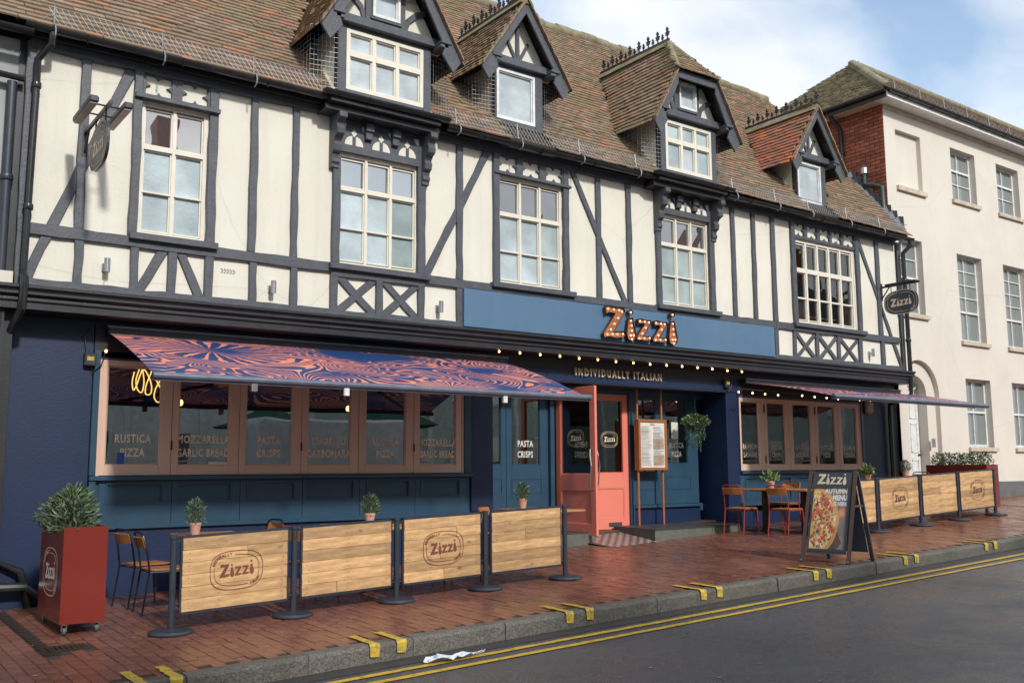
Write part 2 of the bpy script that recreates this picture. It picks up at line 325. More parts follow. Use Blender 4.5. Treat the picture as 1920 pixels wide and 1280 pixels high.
def frosted(name, c, c2):
    m = bpy.data.materials.new(name); m.use_nodes = True; t = m.node_tree; b = t.nodes['Principled BSDF']; L = t.links.new
    tc = N(t, 'ShaderNodeTexCoord')
    mp = N(t, 'ShaderNodeMapping'); mp.inputs['Scale'].default_value = (1, 1, 2.4); L(tc.outputs['Object'], mp.inputs[0])
    nz = N(t, 'ShaderNodeTexNoise', inputs={'Scale': 7, 'Detail': 2, 'Roughness': .5, 'Distortion': 2.2}); L(mp.outputs[0], nz.inputs[0])
    ml = N(t, 'ShaderNodeMath', operation='MULTIPLY'); ml.inputs[1].default_value = 9; fr = N(t, 'ShaderNodeMath', operation='FRACT'); L(nz.outputs['Fac'], ml.inputs[0]); L(ml.outputs[0], fr.inputs[0])
    rp = N(t, 'ShaderNodeValToRGB'); e = rp.color_ramp.elements; e[0].position = .0; e[0].color = (*c2, 1); e[1].position = .13; e[1].color = (*c, 1); L(fr.outputs[0], rp.inputs[0])
    oi = N(t, 'ShaderNodeObjectInfo'); mr = N(t, 'ShaderNodeMapRange'); mr.inputs[3].default_value = .88; mr.inputs[4].default_value = 1.15; L(oi.outputs['Random'], mr.inputs[0])
    bl = N(t, 'ShaderNodeTexNoise', inputs={'Scale': 2.6, 'Detail': 3}); L(tc.outputs['Object'], bl.inputs[0]); mb_ = N(t, 'ShaderNodeMapRange'); mb_.inputs[1].default_value = .35; mb_.inputs[2].default_value = .65; mb_.inputs[3].default_value = .78; mb_.inputs[4].default_value = 1.1; L(bl.outputs['Fac'], mb_.inputs[0])
    mm_ = N(t, 'ShaderNodeMath', operation='MULTIPLY'); L(mr.outputs[0], mm_.inputs[0]); L(mb_.outputs[0], mm_.inputs[1]); mu = N(t, 'ShaderNodeMix', data_type='RGBA', blend_type='MULTIPLY'); mu.inputs[0].default_value = 1; L(rp.outputs[0], mu.inputs[6]); L(mm_.outputs[0], mu.inputs[7])
    L(mu.outputs[2], b.inputs['Base Color']); b.inputs['Roughness'].default_value = .22
    bp = N(t, 'ShaderNodeBump', inputs={'Strength': .12, 'Distance': .01}); L(fr.outputs[0], bp.inputs['Height']); L(bp.outputs[0], b.inputs['Normal'])
    return m
frost_m = frosted('patterned_frosted_glass', (.42, .50, .53), (.56, .63, .65)); frost3_m = frosted('green_grey_frosted_glass', (.33, .40, .40), (.38, .46, .46))
frost2_m = frosted('pale_frosted_glass', (.44, .50, .53), (.60, .65, .66))
def darkglass():
    m = bpy.data.materials.new('clear_upper_glass'); m.use_nodes = True; t = m.node_tree; t.nodes.clear(); L = t.links.new
    df = N(t, 'ShaderNodeBsdfDiffuse'); df.inputs[0].default_value = (.05, .055, .06, 1)
    gl = N(t, 'ShaderNodeBsdfGlossy'); gl.inputs['Roughness'].default_value = .01
    tc = N(t, 'ShaderNodeTexCoord'); nz = N(t, 'ShaderNodeTexNoise', inputs={'Scale': 2.5, 'Detail': 1}); L(tc.outputs['Object'], nz.inputs[0])
    bp = N(t, 'ShaderNodeBump', inputs={'Strength': .1, 'Distance': .01}); L(nz.outputs['Fac'], bp.inputs['Height']); L(bp.outputs[0], gl.inputs['Normal'])
    fr = N(t, 'ShaderNodeFresnel'); fr.inputs[0].default_value = 1.5
    ad = N(t, 'ShaderNodeMath', operation='ADD'); ad.inputs[1].default_value = .34
    mx = N(t, 'ShaderNodeMixShader'); o = N(t, 'ShaderNodeOutputMaterial')
    L(fr.outputs[0], ad.inputs[0]); L(ad.outputs[0], mx.inputs[0]); L(df.outputs[0], mx.inputs[1]); L(gl.outputs[0], mx.inputs[2]); L(mx.outputs[0], o.inputs[0]); return m
dark_glass = darkglass()
def awning_mat():
    m = bpy.data.materials.new('wave_print_canvas'); m.use_nodes = True; t = m.node_tree; b = t.nodes['Principled BSDF']; L = t.links.new
    tc = N(t, 'ShaderNodeTexCoord'); mp = N(t, 'ShaderNodeMapping'); mp.inputs['Scale'].default_value = (.72, 1.25, 1); L(tc.outputs['Object'], mp.inputs[0])
    nz = N(t, 'ShaderNodeTexNoise', inputs={'Scale': .8, 'Detail': 1.2, 'Roughness': .4, 'Distortion': 1.4}); L(mp.outputs[0], nz.inputs[0])
    # radial bursts: distance and angle to voronoi centres
    vo = N(t, 'ShaderNodeTexVoronoi', inputs={'Scale': .62, 'Randomness': .8}); L(mp.outputs[0], vo.inputs['Vector'])
    sb = N(t, 'ShaderNodeVectorMath', operation='SUBTRACT'); L(mp.outputs[0], sb.inputs[0]); L(vo.outputs['Position'], sb.inputs[1])
    sp = N(t, 'ShaderNodeSeparateXYZ'); L(sb.outputs[0], sp.inputs[0])
    at = N(t, 'ShaderNodeMath', operation='ARCTAN2'); L(sp.outputs[1], at.inputs[0]); L(sp.outputs[0], at.inputs[1])
    def math_(op, a, b_=None):
        n = N(t, 'ShaderNodeMath', operation=op)
        for i, q in enumerate((a, b_)):
            if q is None: continue
            if isinstance(q, (int, float)): n.inputs[i].default_value = q
            else: L(q, n.inputs[i])
        return n.outputs[0]
    rays = math_('MULTIPLY', at.outputs[0], 27.0)
    waves = math_('MULTIPLY', nz.outputs['Fac'], 235.0)
    n3 = N(t, 'ShaderNodeTexNoise', inputs={'Scale': 7, 'Detail': 2}); L(mp.outputs[0], n3.inputs[0])
    n4 = N(t, 'ShaderNodeTexNoise', inputs={'Scale': 1.1, 'Detail': 1}); mp2 = N(t, 'ShaderNodeMapping'); mp2.inputs['Location'].default_value = (5, 2, 1); L(mp.outputs[0], mp2.inputs[0]); L(mp2.outputs[0], n4.inputs[0])
    near = N(t, 'ShaderNodeMapRange', interpolation_type='SMOOTHSTEP'); near.inputs[1].default_value = .25; near.inputs[2].default_value = .62; near.inputs[3].default_value = 1; near.inputs[4].default_value = 0
    L(vo.outputs['Distance'], near.inputs[0])
    sel = math_('GREATER_THAN', near.outputs[0], .45)
    s1 = math_('SINE', math_('ADD', rays, math_('MULTIPLY', n3.outputs['Fac'], 5.0)))
    s2 = math_('SINE', math_('ADD', waves, math_('MULTIPLY', n3.outputs['Fac'], 2.5)))
    mxf = N(t, 'ShaderNodeMix'); L(sel, mxf.inputs[0]); L(s2, mxf.inputs[2]); L(s1, mxf.inputs[3])
    th = math_('MULTIPLY', math_('SUBTRACT', n4.outputs['Fac'], .63), 4.2)
    fin = math_('ADD', mxf.outputs[0], th)
    sm = N(t, 'ShaderNodeMapRange', interpolation_type='SMOOTHSTEP'); sm.inputs[1].default_value = -.02; sm.inputs[2].default_value = .16; L(fin, sm.inputs[0])
    mx = N(t, 'ShaderNodeMix', data_type='RGBA'); L(sm.outputs[0], mx.inputs[0]); mx.inputs[6].default_value = (.022, .060, .185, 1); mx.inputs[7].default_value = (.86, .29, .17, 1)
    L(mx.outputs[2], b.inputs['Base Color']); b.inputs['Roughness'].default_value = .45; b.inputs['Specular IOR Level'].default_value = .35
    b.inputs['Coat Weight'].default_value = .15; b.inputs['Coat Roughness'].default_value = .3
    tl = N(t, 'ShaderNodeBsdfTranslucent'); L(mx.outputs[2], tl.inputs[0]); ms = N(t, 'ShaderNodeMixShader'); ms.inputs[0].default_value = .13
    o = t.nodes['Material Output']; L(b.outputs[0], ms.inputs[1]); L(tl.outputs[0], ms.inputs[2]); L(ms.outputs[0], o.inputs[0])
    return m
awn_m = awning_mat()

# ------------------------------------------------------------------ lettering
_TX = {}
def glyph(s, bold=.02, xs=1.0, spacing=1.0):
    k = (s, bold, xs, spacing)
    if k in _TX: return _TX[k]
    c = bpy.data.curves.new('lettering', 'FONT'); c.body = s; c.size = 1; c.offset = bold; c.align_x = 'CENTER'; c.resolution_u = 2
    c.space_character = spacing; c.space_line = .78
    o = bpy.data.objects.new('lettering', c); col.objects.link(o)
    dg = bpy.context.evaluated_depsgraph_get(); me = bpy.data.meshes.new_from_object(o.evaluated_get(dg))
    vs = [(v.co.x*xs, v.co.y) for v in me.vertices]; fs = [tuple(p.vertices) for p in me.polygons]
    bpy.data.objects.remove(o); bpy.data.curves.remove(c); bpy.data.meshes.remove(me)
    w = (max(v[0] for v in vs)-min(v[0] for v in vs)) if vs else .3
    _TX[k] = (vs, fs, w); return _TX[k]
def put2d(mb, shape, o, ex, ey, s=1.0):
    vs, fs = shape[0], shape[1]; o = V(o); ex = V(ex)*s; ey = V(ey)*s
    return mb.add([o+ex*a+ey*b for a, b in vs], fs)
def _z(w, h):
    p = [(.03,.98),(.2,1.02),(.45,.97),(.70,1.0),(.75,.88),(.34,.20),(.58,.23),(.77,.20),(.72,.05),(.40,0),(.12,.02),(-.02,-.03),(-.05,.10),(.40,.79),(.16,.80),(.05,.74)]
    return [(a*w, b*h) for a, b in p]
def _i(h, w):
    return [(-.04*w, .78*h), (.09*w, .80*h), (.14*w, .5*h), (.20*w, .2*h), (.16*w, .02*h), (.05*w, -.07*h), (-.08*w, 0), (-.12*w, .2*h), (-.08*w, .5*h)]
def _dot(x, y, r): return [(x+r*math.cos(k*math.pi/4), y+r*math.sin(k*math.pi/4)) for k in range(8)]
def zizzi():
    L_ = []
    L_.append([_z(1, 1)])
    L_.append([[(a+.93, b) for a, b in _i(.88, 1.1)], _dot(.96, .88, .09)])
    L_.append([[(a+1.20, b) for a, b in _z(.72, .70)]])
    L_.append([[(a+1.82, b) for a, b in _z(.72, .70)]])
    L_.append([[(a+2.55, b) for a, b in _i(.95, 1.1)], _dot(2.58, .97, .09)])
    return L_       # letter -> polygons, height 1, width 2.75
def shape_of(polys, ox=0, oy=0):
    vs = []; fs = []
    for p in polys:
        fs.append(tuple(range(len(vs), len(vs)+len(p)))); vs += [(a+ox, b+oy) for a, b in p]
    return (vs, fs)
ZW = 2.75
def zizzi_shape():
    a = [p for L_ in zizzi() for p in L_]; return shape_of(a, -ZW/2+.02, -.45)
def superell(t, a, b, n=2.9):
    c, s = math.cos(t), math.sin(t); return (a*abs(c)**(2/n)*(1 if c >= 0 else -1), b*abs(s)**(2/n)*(1 if s >= 0 else -1))
def oval_logo():
    vs = []; fs = []
    def strip(a, b, w, t0, t1, n=40):
        k0 = len(vs)
        for i in range(n+1):
            t = t0+(t1-t0)*i/n; p = superell(t, a, b); q = superell(t, a-w, b-w); vs.extend((p, q))
        for i in range(n): fs.append((k0+2*i, k0+2*i+1, k0+2*i+3, k0+2*i+2))
    strip(1, .70, .025, 0, 2*math.pi, 56)
    strip(.85, .55, .02, R(-20), R(92)); strip(.85, .55, .02, R(172), R(292))
    for txt, t0, t1, flip in (('INDIVIDUALLY', R(170), R(95), 0), ('ITALIAN', R(297), R(338), 1)):
        n = len(txt)
        for i, ch in enumerate(txt):
            t = t0+(t1-t0)*(i+.5)/n; p = superell(t, .88, .58); q = superell(t+(.02 if flip else -.02), .88, .58)
            d = math.atan2(q[1]-p[1], q[0]-p[0]); g = glyph(ch, .03, .8); c, s = math.cos(d), math.sin(d); k = .15
            k0 = len(vs)
            for a, b in g[0]:
                b -= .36; vs.append((p[0]+k*(a*c-b*s), p[1]+k*(a*s+b*c)))
            fs.extend(tuple(k0+j for j in f) for f in g[1])
    zs = zizzi_shape(); k0 = len(vs); cc, ss = math.cos(.05), math.sin(.05)
    vs.extend((.46*(a*cc-b*ss), .46*(a*ss+b*cc)) for a, b in zs[0]); fs.extend(tuple(k0+j for j in f) for f in zs[1])
    return (vs, fs)
OVAL = oval_logo()
EX = V((1, 0, 0)); EZ = V((0, 0, 1))

# ================================================================== SETTING
DROP = .145
def rz(x, y): return gz(x, -4.05)-DROP+.018*min(max(0, -4.05-y), 3.5)-.018*max(0, -4.05-y-3.5)
def sheet(name, xs, ys, zf, m, kind='structure', parent=None):
    mb = MB()
    for a in xs:
        for b in ys: mb.v.append((a, b, zf(a, b)))
    n = len(ys)
    for i in range(len(xs)-1):
        for j in range(n-1): mb.f.append((i*n+j, (i+1)*n+j, (i+1)*n+j+1, i*n+j+1))
    return mb.build(name, m, parent, kind=kind)
sheet('ground', [-400, -60, 0, 40, 150, 400], [-400, -60, -30, 0, 60, 400], lambda x, y: GA+GB*max(-60, min(x, 150))-.75, M('far_ground', (.10, .09, .07), .95))
sheet('road', [-60, -20, 0, 5, 10, 20, 40, 150], [-11.2, -9, -7.55, -6, -5, -4.0], rz, asph)
sheet('road_channel', [-60, 0, 10, 20, 40, 150], [-4.30, -4.0], lambda x, y: rz(x, y)+.004, gutterasph)
sheet('opposite_pavement', [-60, 0, 20, 150], [-19.2, -11.2], lambda x, y: rz(x, -11.2)+.12, M('grey_paving', (.22, .21, .19), .8))
pav = sheet('pavement', [-60, 0, 10, 19.4, 40, 150], [-3.93, -.02, .62], lambda x, y: gz(x, y)-.009, joint_m)
sheet('far_pavement', [19.4, 30, 150], [-3.93, -.04], lambda x, y: gz(x, y)-.001, pave_m)
# yellow lines
for yy in (-4.465, -4.70):
    mb = MB(); n = 260; xs_ = [-5+45*i/n for i in range(n+1)]
    for x_ in xs_:
        j1, j2 = random.gauss(0, .003), random.gauss(0, .003)
        mb.v.append((x_, yy-.037+j1, rz(x_, yy)+.0085)); mb.v.append((x_, yy+.037+j2, rz(x_, yy)+.0085))
    for i in range(n): mb.f.append((2*i, 2*i+2, 2*i+3, 2*i+1))
    mb.build('yellow_line', yellow, kind='structure')
# kerb
kb = MB(); kb.hprism([(-60, -4.04), (150, -4.04), (150, -3.94), (-60, -3.94)], lambda x, y: gz(x, y)-.30, lambda x, y: gz(x, y)-.02)
kerb = kb.build('kerb', joint_m, kind='structure')
def stone(L_):
    mb = MB(); prof = [(-4.065, -.26), (-4.06, -.03), (-4.052, -.010), (-4.037, -.001), (-3.93, .002), (-3.93, -.26)]
    st = [0, .01, L_-.01, L_]; n = len(prof)
    for i, s_ in enumerate(st):
        k = .004 if i in (0, 3) else 0
        for (a, b) in prof: mb.v.append((s_, a+(k if a < -4 else -k*0), gz(s_, -4.0)-gz(0, -4.0)+b-(k if b > -.1 else 0)))
    for i in range(3):
        for j in range(n-1): mb.f.append((i*n+j, i*n+j+1, (i+1)*n+j+1, (i+1)*n+j))
    mb.f.append(tuple(range(n-1, -1, -1))); mb.f.append(tuple(3*n+j for j in range(n)))
    return mb.mesh('kerb_stone', kerb_m)
ks = stone(.908); x0 = -2.3
for i in range(44):
    o = link('kerb_stone', ks, kerb); o.location = V((x0+i*.914, random.gauss(0, .002), gz(x0+i*.914, -4.0)+random.gauss(0, .0015)))
    o.rotation_euler = (0, 0, random.gauss(0, .0015))
# paving bricks: courses run square to the kerb
pb = MB(); pb.box(-.047, .047, -.0975, .0975, -.03, 0); pbm = pb.mesh('paving_brick', pave_m)
spots = []
nx = int((19.4-(-1.5))/.1)
GP = G(127, 1213)
for i in range(nx):
    x_ = -1.45+i*.1; off = .1 if i % 2 else 0
    for j in range(20):
        y_ = -3.83+j*.2+off
        if y_ > -.08: continue
        if 1.60 < x_ < 1.72 and -2.75 < y_ < -.2: continue
        if abs(x_-GP.x) < .19 and abs(y_-GP.y) < .19: continue
        spots.append((x_, y_))
def pix(p):
    q = V(p)-EYE; w = q.dot(_F); return (960+FPX*q.dot(_R)/w, PY-FPX*q.dot(_U)/w, w)
def vis(x_, y_):
    u, v, w = pix((x_, y_, gz(x_, y_))); return w > 0 and -30 < u < 1950 and v < 1300
near = sorted([s for s in spots if vis(*s)], key=lambda s: pix((s[0], s[1], gz(*s)))[2])
single = set(near[:300]); rest = MB()
slope_e = (math.atan(GC), -math.atan(GB), 0)
for s in spots:
    z = gz(*s)+random.gauss(-.001, .0014); ax, ay = random.gauss(0, .006), random.gauss(0, .004)
    if s in single:
        o = link('paving_brick', pbm, pav); o.location = V((s[0], s[1], z)); o.rotation_euler = (slope_e[0]+ay, slope_e[1]+ax, random.gauss(0, .006))
    else:
        c = V((s[0], s[1], z)); a = V((.047, 0, .047*(GB+ax))); b = V((0, .0972, .0972*(GC+ay)))
        q = [c-a-b, c+a-b, c+a+b, c-a+b]; rest.add([p-V((0, 0, .02)) for p in q]+q, [(4,5,6,7),(0,1,5,4),(1,2,6,5),(2,3,7,6),(3,0,4,7)])
rest.build('paving_bricks_far', pave_m, pav, kind='stuff')
# yellow kerb ticks
for (u, v) in ((290, 1268), (728, 1203), (1082, 1143), (1325, 1102), (1532, 1068), (1690, 1040), (1845, 1016)):
    p = G(u, v); t = MB()
    for dx in (-.13, .11):
        xx = p.x+dx; n = 7
        for (ya, yb, fn) in ((-4.058, -3.66, 0),):
            vs = []
            for i in range(n+1):
                y_ = ya+(yb-ya)*i/n; vs += [(xx-.038+random.gauss(0, .004), y_, gz(xx, y_)+.0085), (xx+.038+random.gauss(0, .004), y_, gz(xx, y_)+.0085)]
            t.add(vs, [(2*i, 2*i+1, 2*i+3, 2*i+2) for i in range(n)])
        t.add([(xx-.042, -4.074, gz(xx, -4.05)-.088), (xx+.036, -4.074, gz(xx, -4.05)-.095), (xx+.045, -4.074, gz(xx, -4.05)-.012), (xx-.045, -4.073, gz(xx, -4.05)-.012), (xx+.045, -4.055, gz(xx, -4.05)+.011), (xx-.045, -4.055, gz(xx, -4.05)+.011)], [(0,1,2,3), (3,2,4,5)])
    t.build('yellow_kerb_mark', faded_yellow, kind='structure')

# ================================================================== TIMBER-FRAMED BUILDING
YU = -.25; XL = 1.63; XR = 17.60; XUR = 17.42
YE, ZE, YRg, ZRg = -.50, 6.20, 2.8, 10.05       # eaves and ridge
SL = (ZRg-ZE)/(YRg-YE)
def roofz(y): return ZE+(y-YE)*SL
B = thing('timber_framed_restaurant', 'long black and cream timber-framed restaurant with four gabled dormers and a blue shopfront', 'building', (9, 0, .4))
mb = MB()
OPEN = [(X(265.6, 195, YU), X(391, 220, YU), 4.19, 5.72), (X(634, 300, YU), X(784, 320, YU), 4.15, 5.60), (X(933, 328, YU), X(1052.8, 350, YU), 4.18, 5.74),
        (X(1236, 420, YU), X(1327, 440, YU), 4.18, 5.68), (X(1487, 500, YU), X(1601, 520, YU), 4.18, 5.74)]
xq = XL
for (a, b, z0, z1) in OPEN:
    mb.box(xq, a, YU, .0, 3.45, 6.30); mb.box(a, b, YU+.0, .0, 3.45, z0-.001); mb.box(a, b, YU+.0, .0, z1+.001, 6.30); xq = b
mb.box(xq, XUR, YU, .0, 3.45, 6.30); mb.build('plaster_wall', plaster, B)
mb = MB(); mb.box(XL, XUR, .9, 1.0, 3.31, 6.3); mb.box(XL, XUR, .0, 1.0, 6.1, 6.15); mb.box(XL, XL+.1, 0, .9, 3.31, 6.1); mb.box(XUR-.1, XUR, 0, .9, 3.31, 6.1); mb.build('upper_room', room_m, B)
# ---- beams
_k = [0]
def timber(p0, p1, w, pr=.034, name='timber_beam', y=None, m=None, wob=.004, parent=None):
    y = YU if y is None else y; _k[0] += 1
    pr = pr+((_k[0]*7) % 13)*.0006
    a, b = V((p0[0], 0, p0[1])), V((p1[0], 0, p1[1])); d = (b-a); L_ = d.length; d.normalize(); nrm = V((-d.z, 0, d.x))
    n = max(2, int(L_/.18)); up = []; dn = []
    for i in range(n+1):
        q = a+d*(L_*i/n); up.append(q+nrm*(w/2+random.gauss(0, wob))); dn.append(q-nrm*(w/2+random.gauss(0, wob)))
    vs = []
    for i in range(n+1):
        for q, yy in ((up[i], y-pr), (dn[i], y-pr), (dn[i], y+.02), (up[i], y+.02)): vs.append((q.x, yy, q.z))
    fs = []
    for i in range(n):
        for k in range(4): fs.append((4*i+k, 4*i+(k+1) % 4, 4*i+4+(k+1) % 4, 4*i+4+k))
    fs += [(3,2,1,0), (4*n, 4*n+1, 4*n+2, 4*n+3)]
    o = MB().add(vs, fs).build(name, m or timber_m, parent or B, fix=True)
    b = o.modifiers.new('bevel', 'BEVEL'); b.width = .006; b.segments = 1; b.limit_method = 'ANGLE'; b.angle_limit = R(50)
    return o
ZT, ZRT, ZRB, ZB = 6.05, 4.155, 4.035, 3.49
def vert(ul, ur, v, z0, z1, pr=.040):
    a, b = X(ul, v, YU), X(ur, v, YU); timber(((a+b)/2, z0), ((a+b)/2, z1), b-a, pr)
def brace(a, b, c, d, pr=.028, w=None):   # two pixel pairs: both edges at top, both edges at bottom
    p0 = V(((X(*a, YU)+X(*b, YU))/2, (Z(*a, YU)+Z(*b, YU))/2)); p1 = V(((X(*c, YU)+X(*d, YU))/2, (Z(*c, YU)+Z(*d, YU))/2)); e_ = (p1-p0).normalized()*.06; p0 = p0-e_; p1 = p1+e_
    timber(p0, p1, w or .10, pr)
# horizontals
def hbeam(xa, xb, z0, z1, pr): timber((xa, (z0+z1)/2), (xb, (z0+z1)/2), z1-z0, pr)
xw1 = (X(243, 440, YU), X(401, 460, YU))
hbeam(XL, X(620, 490, YU), ZRB, ZRT, .046); hbeam(X(620, 490, YU), X(795, 500, YU), 3.99, 4.11, .046)
hbeam(X(795, 500, YU), X(868, 530, YU), ZRB, ZRT, .046)
hbeam(X(868, 530, YU), X(1452, 600, YU), ZRB+.01, ZRT, .046); hbeam(X(1452, 600, YU), XUR, ZRB, ZRT, .046)
hbeam(XL, XUR, 3.44, 3.575, .050)       # bottom rail
hbeam(XL, XUR, 6.03, 6.16, .052)        # wall plate
# verticals
vert(28, 46, 470, ZB, 6.1)
vert(154, 172, 105, ZRT, 6.1); vert(139.4, 157, 445, ZB, ZRB)
vert(471, 485, 180, ZRT, 6.1); vert(463.5, 477.5, 570, ZB, ZRB)
vert(549, 561.6, 198, ZRT, 6.1); vert(541.5, 554.5, 570, ZB, ZRB)
vert(854.5, 865.6, 262, ZRT, 6.1); vert(854.5, 866, 560, ZB, ZRB)
vert(1114, 1122.7, 323, ZRT, 6.1); vert(1170.7, 1179, 333, ZRT, 6.1)
vert(1366.7, 1373.5, 381, ZRT, 6.1); vert(1405, 1411, 389, ZRT, 6.1); vert(1441.5, 1448.8, 410, ZRT, 6.1); vert(1449.5, 1456, 620, ZB, ZRB)
vert(1637, 1643, 446, ZRT, 6.1); vert(1651, 1657, 665, ZB, ZRB); vert(1677.5, 1683, 456, ZB, 6.1)
# braces
brace((242, 125), (258, 125), (89, 416), (109, 424), w=.105)
brace((78, 440), (97, 442), (44, 508), (57, 522), w=.105)
brace((911, 276), (923, 277), (795, 508), (806, 511), w=.105)
brace((1062, 310), (1072, 312), (1164, 562), (1174, 563), w=.09)
brace((1601, 440), (1606, 442), (1686.5, 686), (1693, 689), w=.085)
brace((302, 466), (314, 468), (253, 541), (268, 543), w=.10); brace((330, 471), (342, 473), (360, 548), (376, 550), w=.10)
vert(242.5, 258, 495, ZB, ZRB); vert(313, 329, 500, ZB, ZRB); vert(381, 397, 520, ZB, ZRB)
for (a, b, v) in ((617, 631, 540), (702, 715, 560), (781.5, 793.5, 565)): vert(a, b, v, ZB, ZRB)
for (a, b, v) in ((1486, 1491.5, 650), (1528, 1533, 655), (1568.5, 1573.8, 660), (1609, 1615, 665)): vert(a, b, v, ZB, ZRB)
def xbrace(xa, xb, w):
    timber((xa+.02, 4.0), (xb-.02, 3.56), w, .030); timber((xa+.02, 3.56), (xb-.02, 4.0), w, .022)
xs_ = [X(630.5, 540, YU), X(702, 560, YU)]; xbrace(xs_[0], xs_[1], .095)
xbrace(X(715, 560, YU), X(782, 565, YU), .095)
for a, b, v in ((1491, 1528, 650), (1533, 1568.5, 655), (1573.5, 1609, 660)): xbrace(X(a, v, YU), X(b, v, YU), .075)
# air brick
mb = MB()
for i in range(5):
    for j in range(3):
        u_ = 414+i*5.6+(2 if j % 2 else 0); v_ = 505+j*3.2+i*.7; x_, z_ = W(u_, v_, YU); mb.box(x_, x_+.016, YU-.004, YU+.01, z_, z_+.011)
mb.build('air_brick', black_m, B)

# ---- sash / casement windows of the upper floor
def pane_window(name, xa, xb, z0, z1, cols, rows, y, frost, fw=.045, mw=.035, parent=None, tw=None, m=None, clear=None, casement=None, single=False):
    """rows: list of z boundaries from bottom to top; one frame, one pane per light"""
    m = m or white_m; parent = parent or B; f = MB(); clear = clear or dark_glass
    f.box(xa, xa+fw, y-.035, y+.05, z0, z1); f.box(xb-fw, xb, y-.035, y+.05, z0, z1)
    f.box(xa+fw, xb-fw, y-.033, y+.05, z0, z0+fw); f.box(xa+fw, xb-fw, y-.033, y+.05, z1-fw, z1)
    cx = [xa+fw+(xb-xa-2*fw)*i/cols for i in range(cols+1)]
    for i in range(1, cols): f.box(cx[i]-mw/2, cx[i]+mw/2, y-.030, y+.045, z0+fw, z1-fw)
    for k, zz in enumerate(rows[1:-1]):
        t_ = (mw*1.5 if k == len(rows)-3 else mw*.6)
        for i in range(cols):
            a_ = cx[i]+(mw/2 if i else 0); b_ = cx[i+1]-(mw/2 if i < cols-1 else 0); f.box(a_, b_, y-.027-(.008 if k == len(rows)-3 else 0), y+.04, zz-t_/2, zz+t_/2)
    # inner casement beads
    for i in range(cols):
        a_ = cx[i]+(mw/2 if i else 0); b_ = cx[i+1]-(mw/2 if i < cols-1 else 0); w_ = .016
        zz = [rows[0], rows[-2], rows[-1]] if len(rows) > 2 else rows
        for q in range(len(zz)-1):
            lo = zz[q]+(fw if q == 0 else mw*.7); hi = zz[q+1]-(fw if q == len(zz)-2 else mw*.7)
            f.box(a_, a_+w_, y-.012, y+.03, lo, hi); f.box(b_-w_, b_, y-.012, y+.03, lo, hi)
            f.box(a_+w_, b_-w_, y-.011, y+.03, lo, lo+w_); f.box(a_+w_, b_-w_, y-.011, y+.03, hi-w_, hi)
    o = f.build(name, m, parent)
    for k in range(len(rows)-1):
        for i in range(cols):
            g = MB(); yy = y+.012+random.uniform(0, .006); tl = random.gauss(0, .004); a_, b_ = cx[i], cx[i+1]; lo, hi = rows[k], rows[k+1]
            g.add([(a_, yy, lo), (b_, yy+tl, lo), (b_, yy+tl*.5, hi), (a_, yy+random.gauss(0, .003), hi)], [(0,1,2,3)])
            mt = clear if (k == len(rows)-2 and clear != 'f') else frost
            if callable(frost) : mt = frost(i, k)
            g.build('window_pane', mt, o)
    return o
def zrow(*uv): return [Z(u, v, YU) for (u, v) in uv]
def sillbeam(xa, xb, z0, z1, y0, nm='window_sill', m=None):
    mb = MB(); mb.box(xa, xb, y0, YU, z0, z1); return mb.build(nm, m or timber_m, B, bevel=.006)
def window_posts(p, v0, q, v1, z0, z1, pr=.05):
    for (ul, ur, v) in ((p[0], p[1], v0), (q[0], q[1], v1)): vert(ul, ur, v, z0, z1, pr)
YW = YU+.045
# window 1
xa, xb = X(265.6, 195, YU), X(391, 220, YU); window_posts((249.4, 265.6), 195, (391, 408), 220, 4.16, 6.1)
pane_window('upper_window', xa, xb, 4.19, 5.72, 2, [4.2, 4.69, 5.20, 5.70], YW, frost_m)
sillbeam(X(239, 440, YU), X(404, 460, YU), 4.115, 4.19, YU-.11); sillbeam(X(250, 190, YU), X(409, 218, YU), 5.72, 5.775, YU-.10, 'window_hood')
# window 2
xa, xb = X(634, 300, YU), X(784, 320, YU); window_posts((621, 634.5), 400, (780.7, 795.3), 430, 4.16, 6.1)
pane_window('upper_window', xa, xb, 4.15, 5.60, 3, [4.17, 4.63, 5.14, 5.58], YW, lambda i, k: dark_glass if k == 2 else (frost3_m if i == 2 else frost_m))
sillbeam(X(613, 490, YU), X(801, 515, YU), 4.075, 4.15, YU-.11)
# window 3
xa, xb = X(933, 328, YU), X(1052.8, 350, YU); window_posts((922.5, 933), 330, (1052.8, 1063), 350, 4.16, 6.1)
pane_window('upper_window', xa, xb, 4.18, 5.74, 3, [4.2, 4.66, 5.19, 5.72], YW, lambda i, k: dark_glass if k == 2 else (frost3_m if (i, k) in ((2, 1),) else frost_m))
sillbeam(X(918, 528, YU), X(1073, 546, YU), 4.105, 4.18, YU-.11); sillbeam(X(922.5, 322, YU), X(1066, 349, YU), 5.74, 5.78, YU-.08, 'window_hood')
# window 4
xa, xb = X(1236, 420, YU), X(1327, 440, YU); window_posts((1227.7, 1236), 467, (1326.7, 1336), 460, 4.16, 6.1)
pane_window('upper_window', xa, xb, 4.18, 5.68, 3, [4.2, 4.68, 5.19, 5.66], YW, frost3_m)
sillbeam(X(1228, 570, YU), X(1346, 587, YU), 4.105, 4.18, YU-.11)
